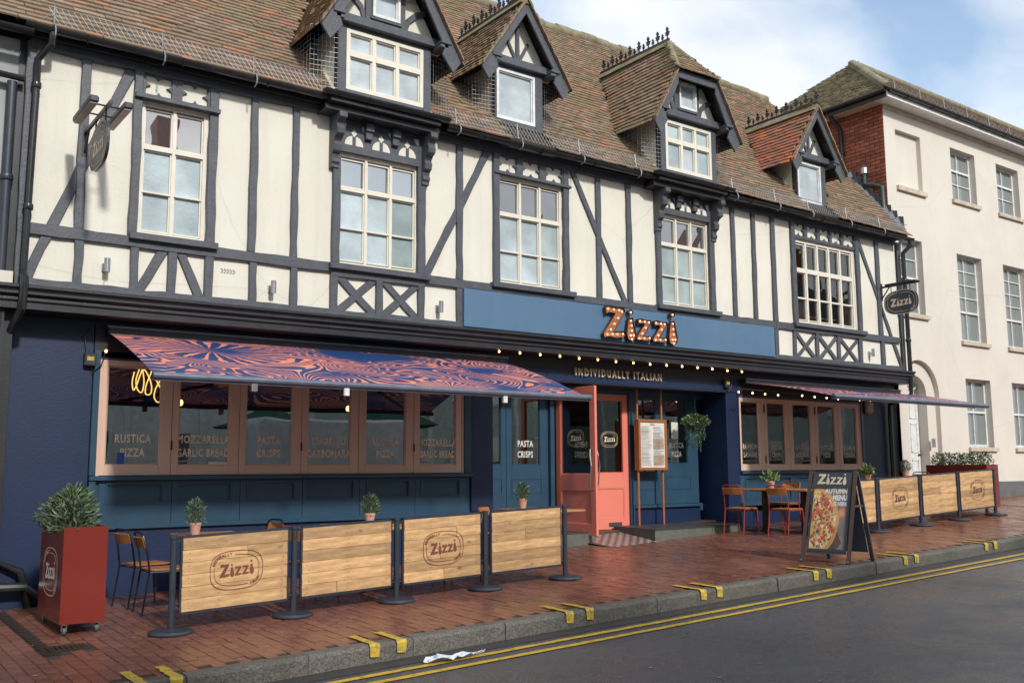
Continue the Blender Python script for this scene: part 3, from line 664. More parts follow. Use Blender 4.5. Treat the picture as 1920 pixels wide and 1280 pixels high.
# window 5, clear, dark room behind with a rail
xa, xb = X(1487, 500, YU), X(1601, 520, YU); window_posts((1478, 1485), 409, (1600.5, 1607), 470, 4.16, 6.1)
w5 = pane_window('upper_window', xa, xb, 4.18, 5.74, 5, [4.2, 4.66, 5.17, 5.72], YW, glass_low, clear=glass_low, mw=.05, fw=.055)
sillbeam(X(1484, 603, YU), X(1618, 622, YU), 4.105, 4.18, YU-.11)
mb = MB(); mb.tube([(xa-.3, YU+.45, 4.42), (xb+.3, YU+.45, 4.44)], .022, 8); mb.build('stair_rail', tabwood, B)
# ---- carved quatrefoil panels over windows 1, 3, 5
def quatre(x0, x1, z0, z1, y):
    cx, cz = (x0+x1)/2, (z0+z1)/2; hw, hh = (x1-x0)/2, (z1-z0)/2; ins = []
    N_ = 48
    for i in range(N_):
        t = 2*math.pi*i/N_; c, s = math.cos(t), math.sin(t)
        k = abs(math.sin(2*t))**.8; r = .52+.86*k
        nb = max(abs(c), abs(s)); rr = min(r, .97/nb)
        if abs(abs(c)-abs(s)) > .97: rr = .60
        ins.append((cx+hw*rr*c*1.0, cz+hh*rr*s))
    return ins
def carved(name, x0, x1, z0, z1, cells, y, pr):
    """board with openings: strips between openings, and a ring mesh round every opening"""
    mb = MB()
    zb = [min(c[2] for c in cells), max(c[3] for c in cells)]
    for (a, b, lo, hi) in cells:
        ins = quatre(a, b, lo, hi, y); n = len(ins); cx, cz = (a+b)/2, (lo+hi)/2; outr = []
        for (px, pz) in ins:
            dx, dz = px-cx, pz-cz; k = min((b-a)/2/max(1e-6, abs(dx)), (hi-lo)/2/max(1e-6, abs(dz))); outr.append((cx+dx*k, cz+dz*k))
        vs = [(p[0], y-pr, p[1]) for p in outr]+[(p[0], y-pr, p[1]) for p in ins]+[(p[0], y+.01, p[1]) for p in ins]
        fs = [(i, (i+1) % n, n+(i+1) % n, n+i) for i in range(n)]+[(n+i, n+(i+1) % n, 2*n+(i+1) % n, 2*n+i) for i in range(n)]
        mb.add(vs, fs)
    cells = sorted(cells); ed = [x0]+[q for c in cells for q in (c[0], c[1])]+[x1]
    for i in range(0, len(ed), 2):
        if ed[i+1]-ed[i] > .002: mb.box(ed[i], ed[i+1], y-pr-.008, y+.01, z0, z1)
    lo = cells[0][2]; hi = cells[0][3]
    for (a, b, l2, h2) in cells:
        if l2-z0 > .003: mb.box(a, b, y-pr-.004, y+.01, z0, l2)
        if z1-h2 > .003: mb.box(a, b, y-pr-.004, y+.01, h2, z1)
    return mb.build(name, timber_m, B)
def cellpx(ul, ur, v, z0, z1): return (X(ul, v, YU), X(ur, v, YU), z0, z1)
a0, a1 = X(253, 170, YU), X(402, 190, YU)
carved('carved_panel', X(265, 150, YU), X(392, 180, YU), 5.775, 6.03, [cellpx(272, 322, 155, 5.79, 6.02), cellpx(340.6, 389, 170, 5.79, 6.02)], YU, .03)
carved('carved_panel', X(933, 300, YU), X(1053, 320, YU), 5.78, 6.03, [cellpx(933.5, 966, 300, 5.80, 6.02), cellpx(977.5, 1009, 310, 5.80, 6.02), cellpx(1021, 1051, 318, 5.80, 6.02)], YU, .03)
carved('carved_panel', X(1484, 430, YU), X(1601, 450, YU), 5.745, 6.03, [cellpx(1484.5, 1504, 424, 5.80, 6.02), cellpx(1510, 1528, 430, 5.80, 6.02), cellpx(1534, 1551.7, 436, 5.80, 6.02), cellpx(1556, 1573.5, 441, 5.80, 6.02), cellpx(1578, 1597.7, 447, 5.80, 6.02)], YU, .03)

# ---- shopfront cornice: stepped mouldings
mb = MB(); prof = [(YU+.0, 3.50), (-.44, 3.485), (-.455, 3.475), (-.455, 3.45), (-.43, 3.435), (-.42, 3.42), (-.44, 3.41), (-.44, 3.385), (-.41, 3.375), (-.39, 3.36), (-.395, 3.345), (-.395, 3.325), (-.37, 3.32), (-.37, 3.245), (-.35, 3.235), (.0, 3.235)]
mb.prismx(prof, XL-.18, XUR+.20); mb.build('cornice', black_m, B)
# ---- ground floor shell (x ranges in metres)
xWa, xWb = X(170, 800), X(883, 800)         # left shop window bay
xPa, xPb = xWb, X(924, 850)                 # pier
xQa, xQb = X(1365, 850), X(1386, 820)       # pier right of entrance
xRa, xRb = xQb, X(1618, 800)
ZF0, ZF1 = X(0, 0)*0+2.90, 3.24
mb = MB()
def gbot(x): return gz(x, 0)-.15
def wallbox(xa, xb, y0, y1, z1): mb.hprism([(xa, y0), (xb, y0), (xb, y1), (xa, y1)], lambda x, y: gbot(x), z1)
for a_ in ((XL+.02, xWa, 0, .3, 3.24), (xPa, xPb, -.012, .66, ZF0), (xQa, xQb, 0, .66, ZF0), (xRb, X(1662, 850), 0, .3, 3.24)): mb = MB(); wallbox(*a_); mb.build('navy_wall', navy_m, B, bevel=.01)
mb = MB(); wallbox(X(1662, 850)+.003, XUR+.2, .01, .3, 3.24); mb.build('black_corner_strip', black_m, B)
for a_ in ((xWa+.01, xPa-.01, .012, .3, Z(180, 989)), (xRa+.01, xRb-.01, .012, .3, Z(1400, 958))): mb = MB(); wallbox(*a_); mb.build('navy_plinth', navy_m, B)
mb = MB(); mb.box(xWa, xPa, -.01, .3, Z(187, 673)+.02, 3.238); mb.box(xRa, xRb, -.01, .3, Z(1385, 742)+.02, 3.238); mb.box(xPa+.001, xRa, -.012, .3, 3.06, 3.238); mb.build('shaded_fascia', navy_shade, B)  # cornice shade painted in as a darker navy than the lit strip
mb = MB(); mb.box(xPa+.003, xRa-.003, -.010, .3, ZF0, 3.058); mb.build('blue_fascia', navy_m, B)
mb = MB(); mb.box(xPb-.3, xQa+.3, -.006, 1.1, ZF0-.02, ZF0-.002); mb.build('porch_ceiling', navy_shade, B)
# interior room
mb = MB(); mb.box(XL+.05, XR-.1, 5.2, 5.3, .2, 3.3); mb.box(XL+.05, XR-.1, .31, 5.3, 3.25, 3.3); mb.box(XL, XL+.04, .31, 5.3, .2, 3.3); mb.box(XR-.1, XR-.05, .31, 5.3, .2, 3.3)
mb.build('room_wall', room_m, B); mb = MB(); mb.hprism([(XL, .32), (XR-.06, .32), (XR-.06, 5.3), (XL, 5.3)], lambda x, y: gz(x, 0)+.0, lambda x, y: gz(x, 0)+.1); mb.build('room_floor', floor_m, B)

# ---- joinery helper: one leaf with a glazed opening
def leaf(name, xa, xb, z0, z1, ga, gb, gz0, gz1, y, m, parent, th=.045, bead=.012, text=None, tm=None, tsize=.1, tz=0, tx=None, glass=True, gm=None):
    f = MB(); f.box(xa, ga, y, y+th, z0, z1); f.box(gb, xb, y, y+th, z0, z1); f.box(ga, gb, y+.0006, y+th, z0, gz0); f.box(ga, gb, y+.0006, y+th, gz1, z1)
    b = bead
    f.box(ga, ga+b, y+.012, y+th, gz0, gz1); f.box(gb-b, gb, y+.012, y+th, gz0, gz1); f.box(ga+b, gb-b, y+.0125, y+th, gz0, gz0+b); f.box(ga+b, gb-b, y+.0125, y+th, gz1-b, gz1)
    o = f.build(name, m, parent, bevel=.004)
    if glass:
        g = MB(); tl = random.uniform(0, .002); tq = random.uniform(0, .002)
        g.add([(ga+b, y+.025, gz0+b), (gb-b, y+.025+tl, gz0+b), (gb-b, y+.025+tl+tq, gz1-b), (ga+b, y+.025+tq, gz1-b)], [(0,1,2,3)]); g.build('glass', gm or glass_m, o)
    if text:
        t = MB(); xc = (ga+gb)/2 if tx is None else tx
        for i, (ln, xs_) in enumerate(text): put2d(t, glyph(ln, .028, xs_*.96, 1.14), (xc, y+.0215, tz-i*tsize*1.22), EX, EZ, tsize)
        t.build('window_lettering', tm or coral_let, o)
    return o
# ---- left folding window
zG0, zG1, zT = Z(200, 872), Z(204, 686), Z(187, 673)
jo = [X(184.5, 880), X(319.5, 880), X(447, 880), X(564, 880), X(671.8, 880), X(775.5, 880), X(866, 880)]
gl = [(199, 301), (335.5, 430.5), (461.5, 548.5), (578, 658), (686.5, 761), (787, 855)]
tx_ = [[('RUSTICA', .72), ('PIZZA', .72)], [('MOZZARELLA', .72), ('GARLIC BREAD', .66)], [('PASTA', .76), ('CRISPS', .74)], [('CHORIZO', .76), ('CARBONARA', .74)], [('RUSTICA', .72), ('PIZZA', .72)], [('MOZZARELLA', .70), ('GARLIC BREAD', .62)]]
fw_ = MB(); fw_.box(jo[0]-.03, jo[0], -.002, .1, zG0-.12, zT+.02); fw_.box(jo[-1], jo[-1]+.03, -.002, .1, zG0-.12, zT+.02)
LW = fw_.build('folding_shop_window', pinkframe, B)
zS = Z(184.5, 891.2)
for i in range(6):
    leaf('window_leaf', jo[i]+(.003 if i else 0), jo[i+1]-.003, zS, zT, X(gl[i][0], 800), X(gl[i][1], 800), zG0, zG1, .0+.002*(i % 2), pinkframe, LW, text=tx_[i], tm=coral_let, tsize=.125, tz=Z(255, 829))
# window furniture stripe and hinges
mb = MB()
for i in (1, 3, 5): mb.box(jo[i]-.008, jo[i]+.008, -.014, .004, zS+.28, zS+.38)
mb.build('hinge', iron_m, LW)
# teal surround, sill and panelled stall riser (left)
def riser(xa, xb, joints, panels, zs, zp0, zp1, zb, y=0.0):
    f = MB(); f.box(xa, xb, y-.055, y+.1, zs-.055, zs-.004); f.build('shop_sill', teal_m, B, bevel=.006)
    f = MB(); f.box(xa+.01, xb-.01, y+.018, y+.1, zb, zs-.06); f.box(xa+.005, xb-.005, y-.028, y+.05, zb-.03, zb+.02); f.build('stall_riser', teal_m, B, bevel=.004)
    r_ = joints
    for i in range(len(joints)-1):
        a, b = joints[i]+.003, joints[i+1]-.003; pa, pb = panels[i]; f = MB(); y0 = y-.002
        f.box(a, pa, y0, y+.017, zb+.021, zs-.06); f.box(pb, b, y0, y+.017, zb+.021, zs-.06); f.box(pa, pb, y0+.0005, y+.017, zb+.021, zp0); f.box(pa, pb, y0+.0005, y+.017, zp1, zs-.06)
        w_ = .014
        f.box(pa-w_, pa+w_*.3, y0-.008, y0+.002, zp0-w_, zp1+w_); f.box(pb-w_*.3, pb+w_, y0-.008, y0+.002, zp0-w_, zp1+w_)
        f.box(pa+w_*.3, pb-w_*.3, y0-.0075, y0+.002, zp0-w_, zp0+w_*.3); f.box(pa+w_*.3, pb-w_*.3, y0-.0075, y0+.002, zp1-w_*.3, zp1+w_)
        f.build('riser_panel', teal_m, B)
zsL = zS
pn = [(X(200, 920), X(303, 920)), (X(338, 920), X(432, 920)), (X(464, 920), X(551, 920)), (X(580, 920), X(662, 920)), (X(689, 920), X(766, 920)), (X(790, 920), X(861, 920))]
jl = [X(184, 920)]+[X(u, 920) for u in (322, 450, 567, 674, 778)]+[X(873, 920)]
riser(xWa, xWb, jl, pn, zsL, Z(200, 943), Z(200, 908), Z(180, 988))
mb = MB(); mb.box(xWa, jo[0]-.032, -.02, .1, zsL, zT+.1); mb.box(jo[-1]+.032, xWb, -.02, .1, zsL, zT+.1)
mb.box(xWa+.002, xWa+.07, -.035, .0, zsL-.75, zsL-.058); mb.box(jo[0]-.03, jo[-1]+.03, -.01, .1, zT+.002, zT+.09); mb.build('teal_window_surround', teal_m, B, bevel=.005)
# ---- right folding window
zT2, zS2 = Z(1384, 744), Z(1390.6, 881.9); zH0, zH1 = Z(1393, 871), Z(1387, 752)
jr = [X(1389, 840), X(1435.6, 860), X(1482.5, 860), X(1531, 860), X(1575, 860), X(1615.5, 860)]
gr_ = [(1392.5, 1425.6), (1442, 1475), (1490, 1522.5), (1537, 1568.5), (1581.5, 1609)]
txr = [[('RAINBOW', .66), ('LASAGNE', .66)], [('PASTA', .68), ('CRISPS', .68)], [('CHORIZO', .66), ('CARBONARA', .62)], [('RUSTICA', .66), ('PIZZA', .66)], [('RAINBOW', .66), ('LASAGNE', .66)]]
fw_ = MB(); fw_.box(jr[0]-.03, jr[0], -.002, .1, zS2, zT2+.03); fw_.box(jr[-1], jr[-1]+.03, -.002, .1, zS2, zT2+.03)
RW = fw_.build('folding_shop_window', pinkframe, B)
for i in range(5):
    leaf('window_leaf', jr[i]+(.003 if i else 0), jr[i+1]-.003, zS2, zT2, X(gr_[i][0], 860), X(gr_[i][1], 860), zH0, zH1, .002*(i % 2), pinkframe, RW, text=txr[i], tm=cream_let, tsize=.115, tz=Z(1410, 841), gm=glass_low)
mb = MB()
for i in (1, 3):
    mb.box(jr[i]-.006, jr[i]+.012, -.014, .004, zS2+.12, zS2+.25); mb.box(jr[i]-.006, jr[i]+.012, -.014, .004, zT2-.25, zT2-.10)
mb.build('hinge', iron_m, RW)
pr_ = [(X(1398, 900), X(1482, 900)), (X(1496, 900), X(1560, 900)), (X(1572, 900), X(1608, 900))]
riser(xRa, xRb, [X(1388, 900), X(1489, 900), X(1566, 900), X(1616, 900)], pr_, zS2, Z(1400, 935), Z(1400, 896), Z(1390, 945))
mb = MB(); mb.box(xRa, jr[0]-.032, -.02, .1, zS2, zT2+.05); mb.box(jr[-1]+.032, xRb, -.02, .1, zS2, zT2+.05); mb.box(jr[0]-.03, jr[-1]+.03, -.01, .1, zT2+.002, zT2+.05); mb.build('teal_window_surround', teal_m, B, bevel=.005)
# ---- entrance porch
YD = .55
zth = .66; zdh = Z(1150, 735, YD)
# left teal screen (two leaves with panels below)
def screen(xa, xb, ga, gb, z0, z1, g0, g1, pa, pb, p0, p1, y, parent, text=None, tm=None, tz=0, tsize=.1):
    o = leaf('screen_leaf', xa, xb, z0, z1, ga, gb, g0, g1, y, teal_m, parent, text=text, tm=tm, tz=tz, tsize=tsize)
    f = MB(); w_ = .012; yy = y-.008
    f.box(pa-w_, pa, yy, y+.002, p0-w_, p1+w_); f.box(pb, pb+w_, yy, y+.002, p0-w_, p1+w_); f.box(pa, pb, yy+.0005, y+.002, p0-w_, p0); f.box(pa, pb, yy+.0005, y+.002, p1, p1+w_)
    f.build('raised_panel', teal_m, o); return o
zb_l = .72
S1 = MB().box(xPb-.3, X(1040, 850, YD), YD+.05, YD+.06, zb_l-.3, zb_l+.0).build('entrance_screen', teal_m, B)
xa_, xb_, xc_ = X(900, 850, YD), X(949, 850, YD), X(1028, 850, YD)
gz0_, gz1_ = Z(1000, 871, YD), Z(1000, 741, YD)
screen(xa_, xb_, xa_+.08, X(939.5, 850, YD), zb_l, 2.82, gz0_, gz1_, xa_+.08, X(940, 910, YD), Z(930, 923, YD), Z(930, 898, YD), YD, S1)
screen(xb_+.005, xc_, X(959.5, 850, YD), X(1013, 850, YD), zb_l, 2.82, gz0_, gz1_, X(961, 910, YD), X(1015, 910, YD), Z(1000, 923, YD), Z(1000, 898, YD), YD, S1, text=[('PASTA', .72), ('CRISPS', .70)], tm=white_let, tz=Z(985, 837, YD), tsize=.13)
mb = MB(); mb.box(xc_+.003, X(1036, 850, YD), YD-.06, YD+.06, .5, 2.85); mb.box(X(1178, 850, YD)+.004, X(1184, 850, YD)+.02, YD-.04, YD+.06, .5, 2.85)
mb.box(xPb-.3, X(1330, 850, YD), YD-.02, YD+.08, 2.80, 2.90); mb.build('door_frame', teal_m, B, bevel=.005)
mb = MB(); mb.box(xPb-.3, xc_+.03, YD-.03, YD+.05, .5, zb_l-.003); mb.build('screen_base', teal_m, B)
# right teal screen
S2 = MB().box(X(1186, 850, YD), X(1330, 850, YD), YD+.05, YD+.06, .9, 1.0).build('entrance_screen', teal_m, B)
zb_r = Z(1200, 946, YD)
xd, xe, xf = X(1186, 850, YD)+.02, X(1243, 850, YD), X(1309, 850, YD)
screen(xd, xe, X(1191, 850, YD)+.05, X(1231, 850, YD), zb_r, 2.80, Z(1200, 885, YD), Z(1200, 748, YD), X(1192, 900, YD)+.04, X(1234, 900, YD), Z(1220, 916, YD), Z(1220, 893, YD), YD, S2)
screen(xe+.005, xf, X(1250, 850, YD), X(1290, 850, YD), zb_r, 2.80, Z(1270, 868.5, YD), Z(1270, 751, YD), X(1250, 900, YD), X(1294, 900, YD), Z(1270, 915, YD), Z(1270, 893, YD), YD, S2, text=[('RUSTICA', .66), ('PIZZA', .66)], tm=white_let, tz=Z(1268, 839, YD), tsize=.12)
mb = MB(); mb.box(xd-.03, xf+.02, YD-.05, YD+.05, zb_r-.05, zb_r-.003); mb.build('screen_sill', teal_m, S2)
mb = MB(); mb.box(xd-.02, xf+.01, YD+.0, YD+.08, .5, zb_r-.052); mb.build('navy_plinth', navy_m, B)
nb = MB(); x1_, z1_ = W(1265, 808, YD); nb.box(x1_-.08, x1_+.08, YD+.0, YD+.004, z1_-.13, z1_+.15); nb.build('window_notice', paper, S2)
# pink doors
def door(name, w, h, hinge_left=True):
    """door in local space: x 0..w, y front at 0, z 0..h"""
    t = .045; st = .105; f = MB()
    g0 = h*.405; g1 = h-.13
    f.box(0, st, 0, t, 0, h); f.box(w-st, w, 0, t, 0, h); f.box(st, w-st, .0006, t-.0006, 0, .16); f.box(st, w-st, .0006, t-.0006, h-.13, h); f.box(st, w-st, .0006, t-.0006, g0-.24, g0)
    f.box(st, w-st, .014, t-.014, .16, g0-.24)
    for yy, s in ((.004, 1), (t-.004, -1)):
        pass
    fr = .014
    for (y0, y1) in ((.004, .014), (t-.014, t-.004)):
        f.box(st, st+fr, y0, y1, .16, g0-.24); f.box(w-st-fr, w-st, y0, y1, .16, g0-.24); f.box(st+fr, w-st-fr, y0, y1, .16, .16+fr); f.box(st+fr, w-st-fr, y0, y1, g0-.24-fr, g0-.24)
        f.box(st, st+fr, y0, y1, g0, g1); f.box(w-st-fr, w-st, y0, y1, g0, g1); f.box(st+fr, w-st-fr, y0, y1, g0, g0+fr); f.box(st+fr, w-st-fr, y0, y1, g1-fr, g1)
    return f, g0, g1, st, t
dx0, dx1 = X(1110, 850, YD), X(1178, 850, YD); dh = zdh-zth
f, g0, g1, st, t = door('d', dx1-dx0, dh)
def put_door(f, loc, rot, w, g0, g1, st, handle_x, text, letterbox, handleside):
    me = f.mesh('entrance_door', pinkdoor); o = bpy.data.objects.new('entrance_door', me); col.objects.link(o); o.parent = B
    o.location = V(loc)-org(B); o.rotation_euler = (0, 0, rot); bv = o.modifiers.new('bevel', 'BEVEL'); bv.width = .004; bv.segments = 1
    g = MB(); g.add([(st, .022, g0), (w-st, .022, g0), (w-st, .023, g1), (st, .023, g1)], [(0,1,2,3)]); q = link('glass', g.mesh('glass', glass_low), o, world=False)
    hz = g0-.08; pts = []
    s = handleside; y0 = 0 if s < 0 else .045
    pts = [(handle_x, y0, hz+.44), (handle_x, y0+s*.05, hz+.44), (handle_x+.01, y0+s*.065, hz+.36), (handle_x+.04, y0+s*.065, hz+.2), (handle_x+.01, y0+s*.065, hz-.05), (handle_x, y0+s*.05, hz-.14), (handle_x, y0, hz-.14)]
    link('door_handle', MB().tube(pts, .012, 8).mesh('door_handle', steel), o, world=False)
    if text:
        tm = MB(); put2d(tm, OVAL, (w/2, .016, g0+(g1-g0)*.46), EX, EZ, .18); link('door_logo', tm.mesh('door_logo', cream_let), o, world=False)
    if letterbox: link('letter_plate', MB().box(w*.42, w*.78, -.006, .01, .045, .11).mesh('letter_plate', steel), o, world=False)
    return o
put_door(f, (dx0, YD, zth), R(0), dx1-dx0, g0, g1, st, .06, True, True, -1)
hx = X(1038, 850, YD)
f2, g0, g1, st, t = door('d', .86, dh)
put_door(f2, (hx+.03, YD-.02, zth-.01), R(-87), .86, g0, g1, st, .80, True, False, -1)
# steps with metal treads
def step(name, pts, top, nm='porch_step'):
    f = MB(); f.hprism(pts, lambda x, y: gz(x, y)-.1, lambda x, y: top-.012); o = f.build(name, M('step_riser', (.12, .13, .11), .8, bump=.4) if 'step_riser' not in MATS else MATS['step_riser'], B)
    f = MB(); f.hprism([(p[0]+(.008 if i in (1, 2) else -.004)*0, p[1]-(.012 if p[1] < 0 else 0)) for i, p in enumerate(pts)], lambda x, y: top-.011, lambda x, y: top); f.build('checker_tread', tread_m, o)
    return o
step('porch_step', [(10.40, .50), (10.26, -.56), (12.35, -.46), (12.62, -.02), (12.62, .50)], .715)
step('porch_step', [(xPb-.2, .5), (xPb-.2, -.12), (9.40, -.16), (9.55, .50)], .70)
# chequered tile floor
mb1, mb2 = MB(), MB(); tl = .075
for i in range(26):
    for j in range(18):
        cx, cy = 9.35+i*tl, -.66+j*tl
        if cx > 10.38 + (cy-.5)*.13: continue
        z = gz(cx, cy)+.006+.075*max(0, (cy+.66)/1.2)
        tgt = mb1 if (i+j) % 2 else mb2
        tgt.add([(cx, cy, z), (cx+tl-.003, cy, z), (cx+tl-.003, cy+tl-.003, z+.004), (cx, cy+tl-.003, z+.004)], [(0,1,2,3)])
mb1.build('floor_tiles', tile_white, pav, kind='stuff'); mb2.build('floor_tiles', tile_dark, pav, kind='stuff')
mb = MB(); mb.add([(9.30, -.68, gz(9.3, -.68)+.001), (10.38, -.68, gz(10.3, -.68)+.001), (10.42, .6, gz(10.4, .6)+.07), (9.30, .6, gz(9.3, .6)+.07)], [(0,1,2,3)]); mb.build('porch_floor', mortar_m, pav)

# ================================================================== ROOFS
def tilefield(o, ex, ey, w, h, keep, mat, nearkey=None, tw=.165, gauge=.098, rag=.004, th=.019, parent=None, singles=0, name='roof_tile', nm='roof_tiles_far', lift=.02, kind='stuff', drop=None):
    """plain clay tiles laid on the plane o + a*ex + b*ey (ey up the slope)"""
    ex = V(ex).normalized(); ey = V(ey).normalized(); n = ex.cross(ey).normalized(); o = V(o)
    tiles = []
    rows = int(h/gauge)+1; cols = int(w/tw)+2
    for j in range(rows):
        sag = .010*math.sin(j*.9)+.0
        for i in range(cols):
            a = i*tw+(tw/2 if j % 2 else 0)-tw/2+random.gauss(0, .003); b = j*gauge+random.gauss(0, .0035)+.012*math.sin(a*1.7+j*.35)
            c = o+ex*a+ey*b
            if keep(c): tiles.append((c, random.gauss(0, .009), random.gauss(.0, .0022), random.gauss(0, .008)))
    tiles.sort(key=lambda t_: (t_[0]-EYE).length if -20 < pix(t_[0])[0] < 1940 and pix(t_[0])[1] > -10 else 1e6)
    L_ = gauge*1.35; mb = MB(); tilt = th/gauge
    if singles:
        q = MB(); q.box(-tw/2+.0015, tw/2-.0015, 0, L_, -th, 0); me = q.mesh(name, mat)
    for k, (c, rot, up, rl) in enumerate(tiles):
        d = noise.noise(c*.55)*.022
        x_ = (ex+ey*rot); y_ = (ey-n*(tilt+up*2)).normalized(); nn = x_.cross(y_).normalized(); p = c+n*(lift+th+up+d)
        if k < singles:
            ob = link(name, me, parent); m4 = Matrix((x_.normalized(), y_, nn)).transposed().to_4x4(); ob.rotation_euler = m4.to_euler(); ob.location = p-V(ORG_ROOT.get(parent.name, (0, 0, 0)))
        else:
            hw = tw/2-.0015; vs = [p-x_*hw+nn*rl*.3, p+x_*hw-nn*rl*.3, p+x_*hw+y_*L_-nn*rl*.3, p-x_*hw+y_*L_+nn*rl*.3]
            mb.add(vs+[vs[0]-nn*th, vs[1]-nn*th, vs[1]-nn*th+y_*L_*.5, vs[0]-nn*th+y_*L_*.5], [(0,1,2,3), (4,5,1,0), (5,6,2,1), (4,0,3,7)])
    if mb.v: mb.build(nm, mat, parent, kind=kind)
ORG_ROOT = {}
# dormer table: centre x, half width at eaves, eaves z, front y of verge, ridge z, jerkin (half width, z) or None
DORM = [dict(cx=5.715, he=1.02, ze=7.02, yf=-.72, zr=8.70, jk=.43, sw=(5.155, 6.275), sz=(6.34, 7.14), yw=-.47, big=True),
        dict(cx=8.06, he=.80, ze=7.24, yf=-.42, zr=8.40, jk=0, sw=(7.66, 8.35), sz=(6.60, 7.36), yw=-.20, big=False),
        dict(cx=11.31, he=1.00, ze=7.02, yf=-.72, zr=8.70, jk=.43, sw=(10.775, 11.84), sz=(6.34, 7.17), yw=-.47, big=True),
        dict(cx=14.88, he=.80, ze=7.15, yf=-.42, zr=8.30, jk=0, sw=(14.48, 15.17), sz=(6.50, 7.26), yw=-.20, big=False)]
def yroof(z): return YE+(z-ZE)/SL
def in_dormer(p):
    for d in DORM:
        dx = abs(p.x-d['cx']); 
        zt = d['zr']-(d['zr']-d['ze'])*dx/d['he']   # dormer roof surface height
        hw = (d['sw'][1]-d['sw'][0])/2+.07
        if dx < hw and p.z < zt+.02: return True
        if dx < d['he'] and d['ze']-.05 < p.z < zt-.03: return True
    return False
XRL = .3
eyv = V((0, YRg-YE, ZRg-ZE)).normalized()
rl = MB(); rl.add([(XRL, YE+.02, ZE), (XR, YE+.02, ZE), (XR, YRg, ZRg), (XRL, YRg, ZRg), (XRL, 6.2, ZE), (XR, 6.2, ZE)], [(0,1,2,3), (3,2,5,4), (0,3,4), (1,5,2)])
roof = rl.build('roof', under_m, B)
tilefield((XRL, YE-.02, ZE-.01), (1, 0, 0), eyv, XR-XRL, (V((0, YRg, ZRg))-V((0, YE, ZE))).length, lambda p: p.x < XR-.02 and p.z < ZRg and not in_dormer(p), tile_m, parent=roof, singles=300)
mb = MB(); 
for i in range(int((XR-XRL)/.33)):
    x_ = XRL+i*.33+.165; dz = random.gauss(0, .012); mb.tube([(x_-.16, YRg, ZRg+.03+dz), (x_+.165, YRg, ZRg+.035+dz)], .115, 10)
mb.build('ridge_tiles', ridge_m, roof, smooth=True, kind='stuff')
# fascia + soffit + gutter
mb = MB(); mb.box(XL-.05, XR-.12, YE+.12, YU+.02, 6.13, 6.20); mb.prismx([(YE+.10, 6.11), (YE+.13, 6.11), (YE+.13, 6.24), (YE+.10, 6.24)], XL-.05, XR-.1); mb.box(XL, XUR+.02, YU-.075, YU, 6.165, 6.20+.0); mb.build('eaves_board', black_m, B)
def gutter(name, xa, xb, y, z, parent, r=.058, m=None):
    mb = MB(); seg = 8; pr_ = [(y+r*math.cos(t), z-r*math.sin(t)) for t in [math.pi*i/seg for i in range(seg+1)]]
    pr2 = [(y+(r-.006)*math.cos(t), z-(r-.006)*math.sin(t)) for t in [math.pi*i/seg for i in range(seg+1)]]
    n = seg+1
    vs = [(xa, a, b) for a, b in pr_]+[(xb, a, b) for a, b in pr_]+[(xa, a, b) for a, b in pr2]+[(xb, a, b) for a, b in pr2]
    fs = [(i, i+1, n+i+1, n+i) for i in range(seg)]+[(2*n+i, 3*n+i, 3*n+i+1, 2*n+i+1) for i in range(seg)]
    fs += [(0, n, 3*n, 2*n), (seg, 2*n+seg, 3*n+seg, n+seg), tuple(range(n)), tuple(n+i for i in range(n))]
    mb.add(vs, fs)
    k = xa+.6
    while k < xb-.2:
        mb.tube([(k, y+r*1.08*math.cos(t), z-r*1.08*math.sin(t)) for t in [math.pi*i/seg for i in range(seg+1)]], .012, 5); k += 1.0
    return mb.build(name, m or gutter_m, parent, smooth=True)
GY = YE-.01
gutter('gutter', XL-.1, X(622, 180, GY), GY, 6.185, B); gutter('gutter', X(838, 220, GY), X(1232, 325, GY), GY, 6.16, B); gutter('gutter', X(1362, 355, GY), XR+.08, GY, 6.15, B)
# snow guards along the gutter: galvanised wire lattice on bent brackets
def guard(xa, xb, y=YE+.0, z0=6.235, h=.20, parent=None):
    mb = MB(); r_ = .0026; L_ = xb-xa; st = .062
    top = z0+h; lean = .03
    def P_(x, t): return V((x, y+lean*t, z0+h*t))
    mb.tube([P_(xa, 0), P_(xb, 0)], .006, 4); mb.tube([P_(xa, 1), P_(xb, 1)], .006, 4)
    n = int(L_/st)
    for i in range(n+1):
        x_ = xa+i*st
        for s_ in (1, -1):
            xe_ = x_+s_*h*.62
            if xa <= xe_ <= xb: mb.tube([P_(x_, 0)+V((0, s_*.003, 0)), P_(xe_, 1)+V((0, s_*.003, 0))], r_, 3)
    mb.build('snow_guard_mesh', galv, parent, kind='stuff')
    k = xa+.12
    while k < xb:
        b = MB(); b.tube([P_(k, 1.12), P_(k, 0), (k, y-.075, z0-.03), (k, y-.115, z0-.10), (k, y-.10, z0-.15), (k, y-.03, z0-.17)], .0085, 6); b.build('snow_guard_bracket', galv, parent, smooth=True); k += 1.02+random.uniform(-.1, .15)
guard(XL+.05, X(612, 170, YE), parent=B); guard(X(842, 215, YE), X(1228, 310, YE), parent=B); guard(X(1365, 345, YE), XR-.02, parent=B)
# flashing up the right verge
mb = MB()
for i in range(9):
    p0 = V((XR-.10, YE+.1+i*.13, roofz(YE+.1+i*.13)+.05)); mb.add([p0, p0+V((.12, 0, .02)), p0+V((.12, .13, .30)), p0+V((.10, .0, .26)), p0+V((-.02, .15, .19))], [(0,1,2,4), (1,2,3)])
mb.build('lead_flashing', lead, roof)

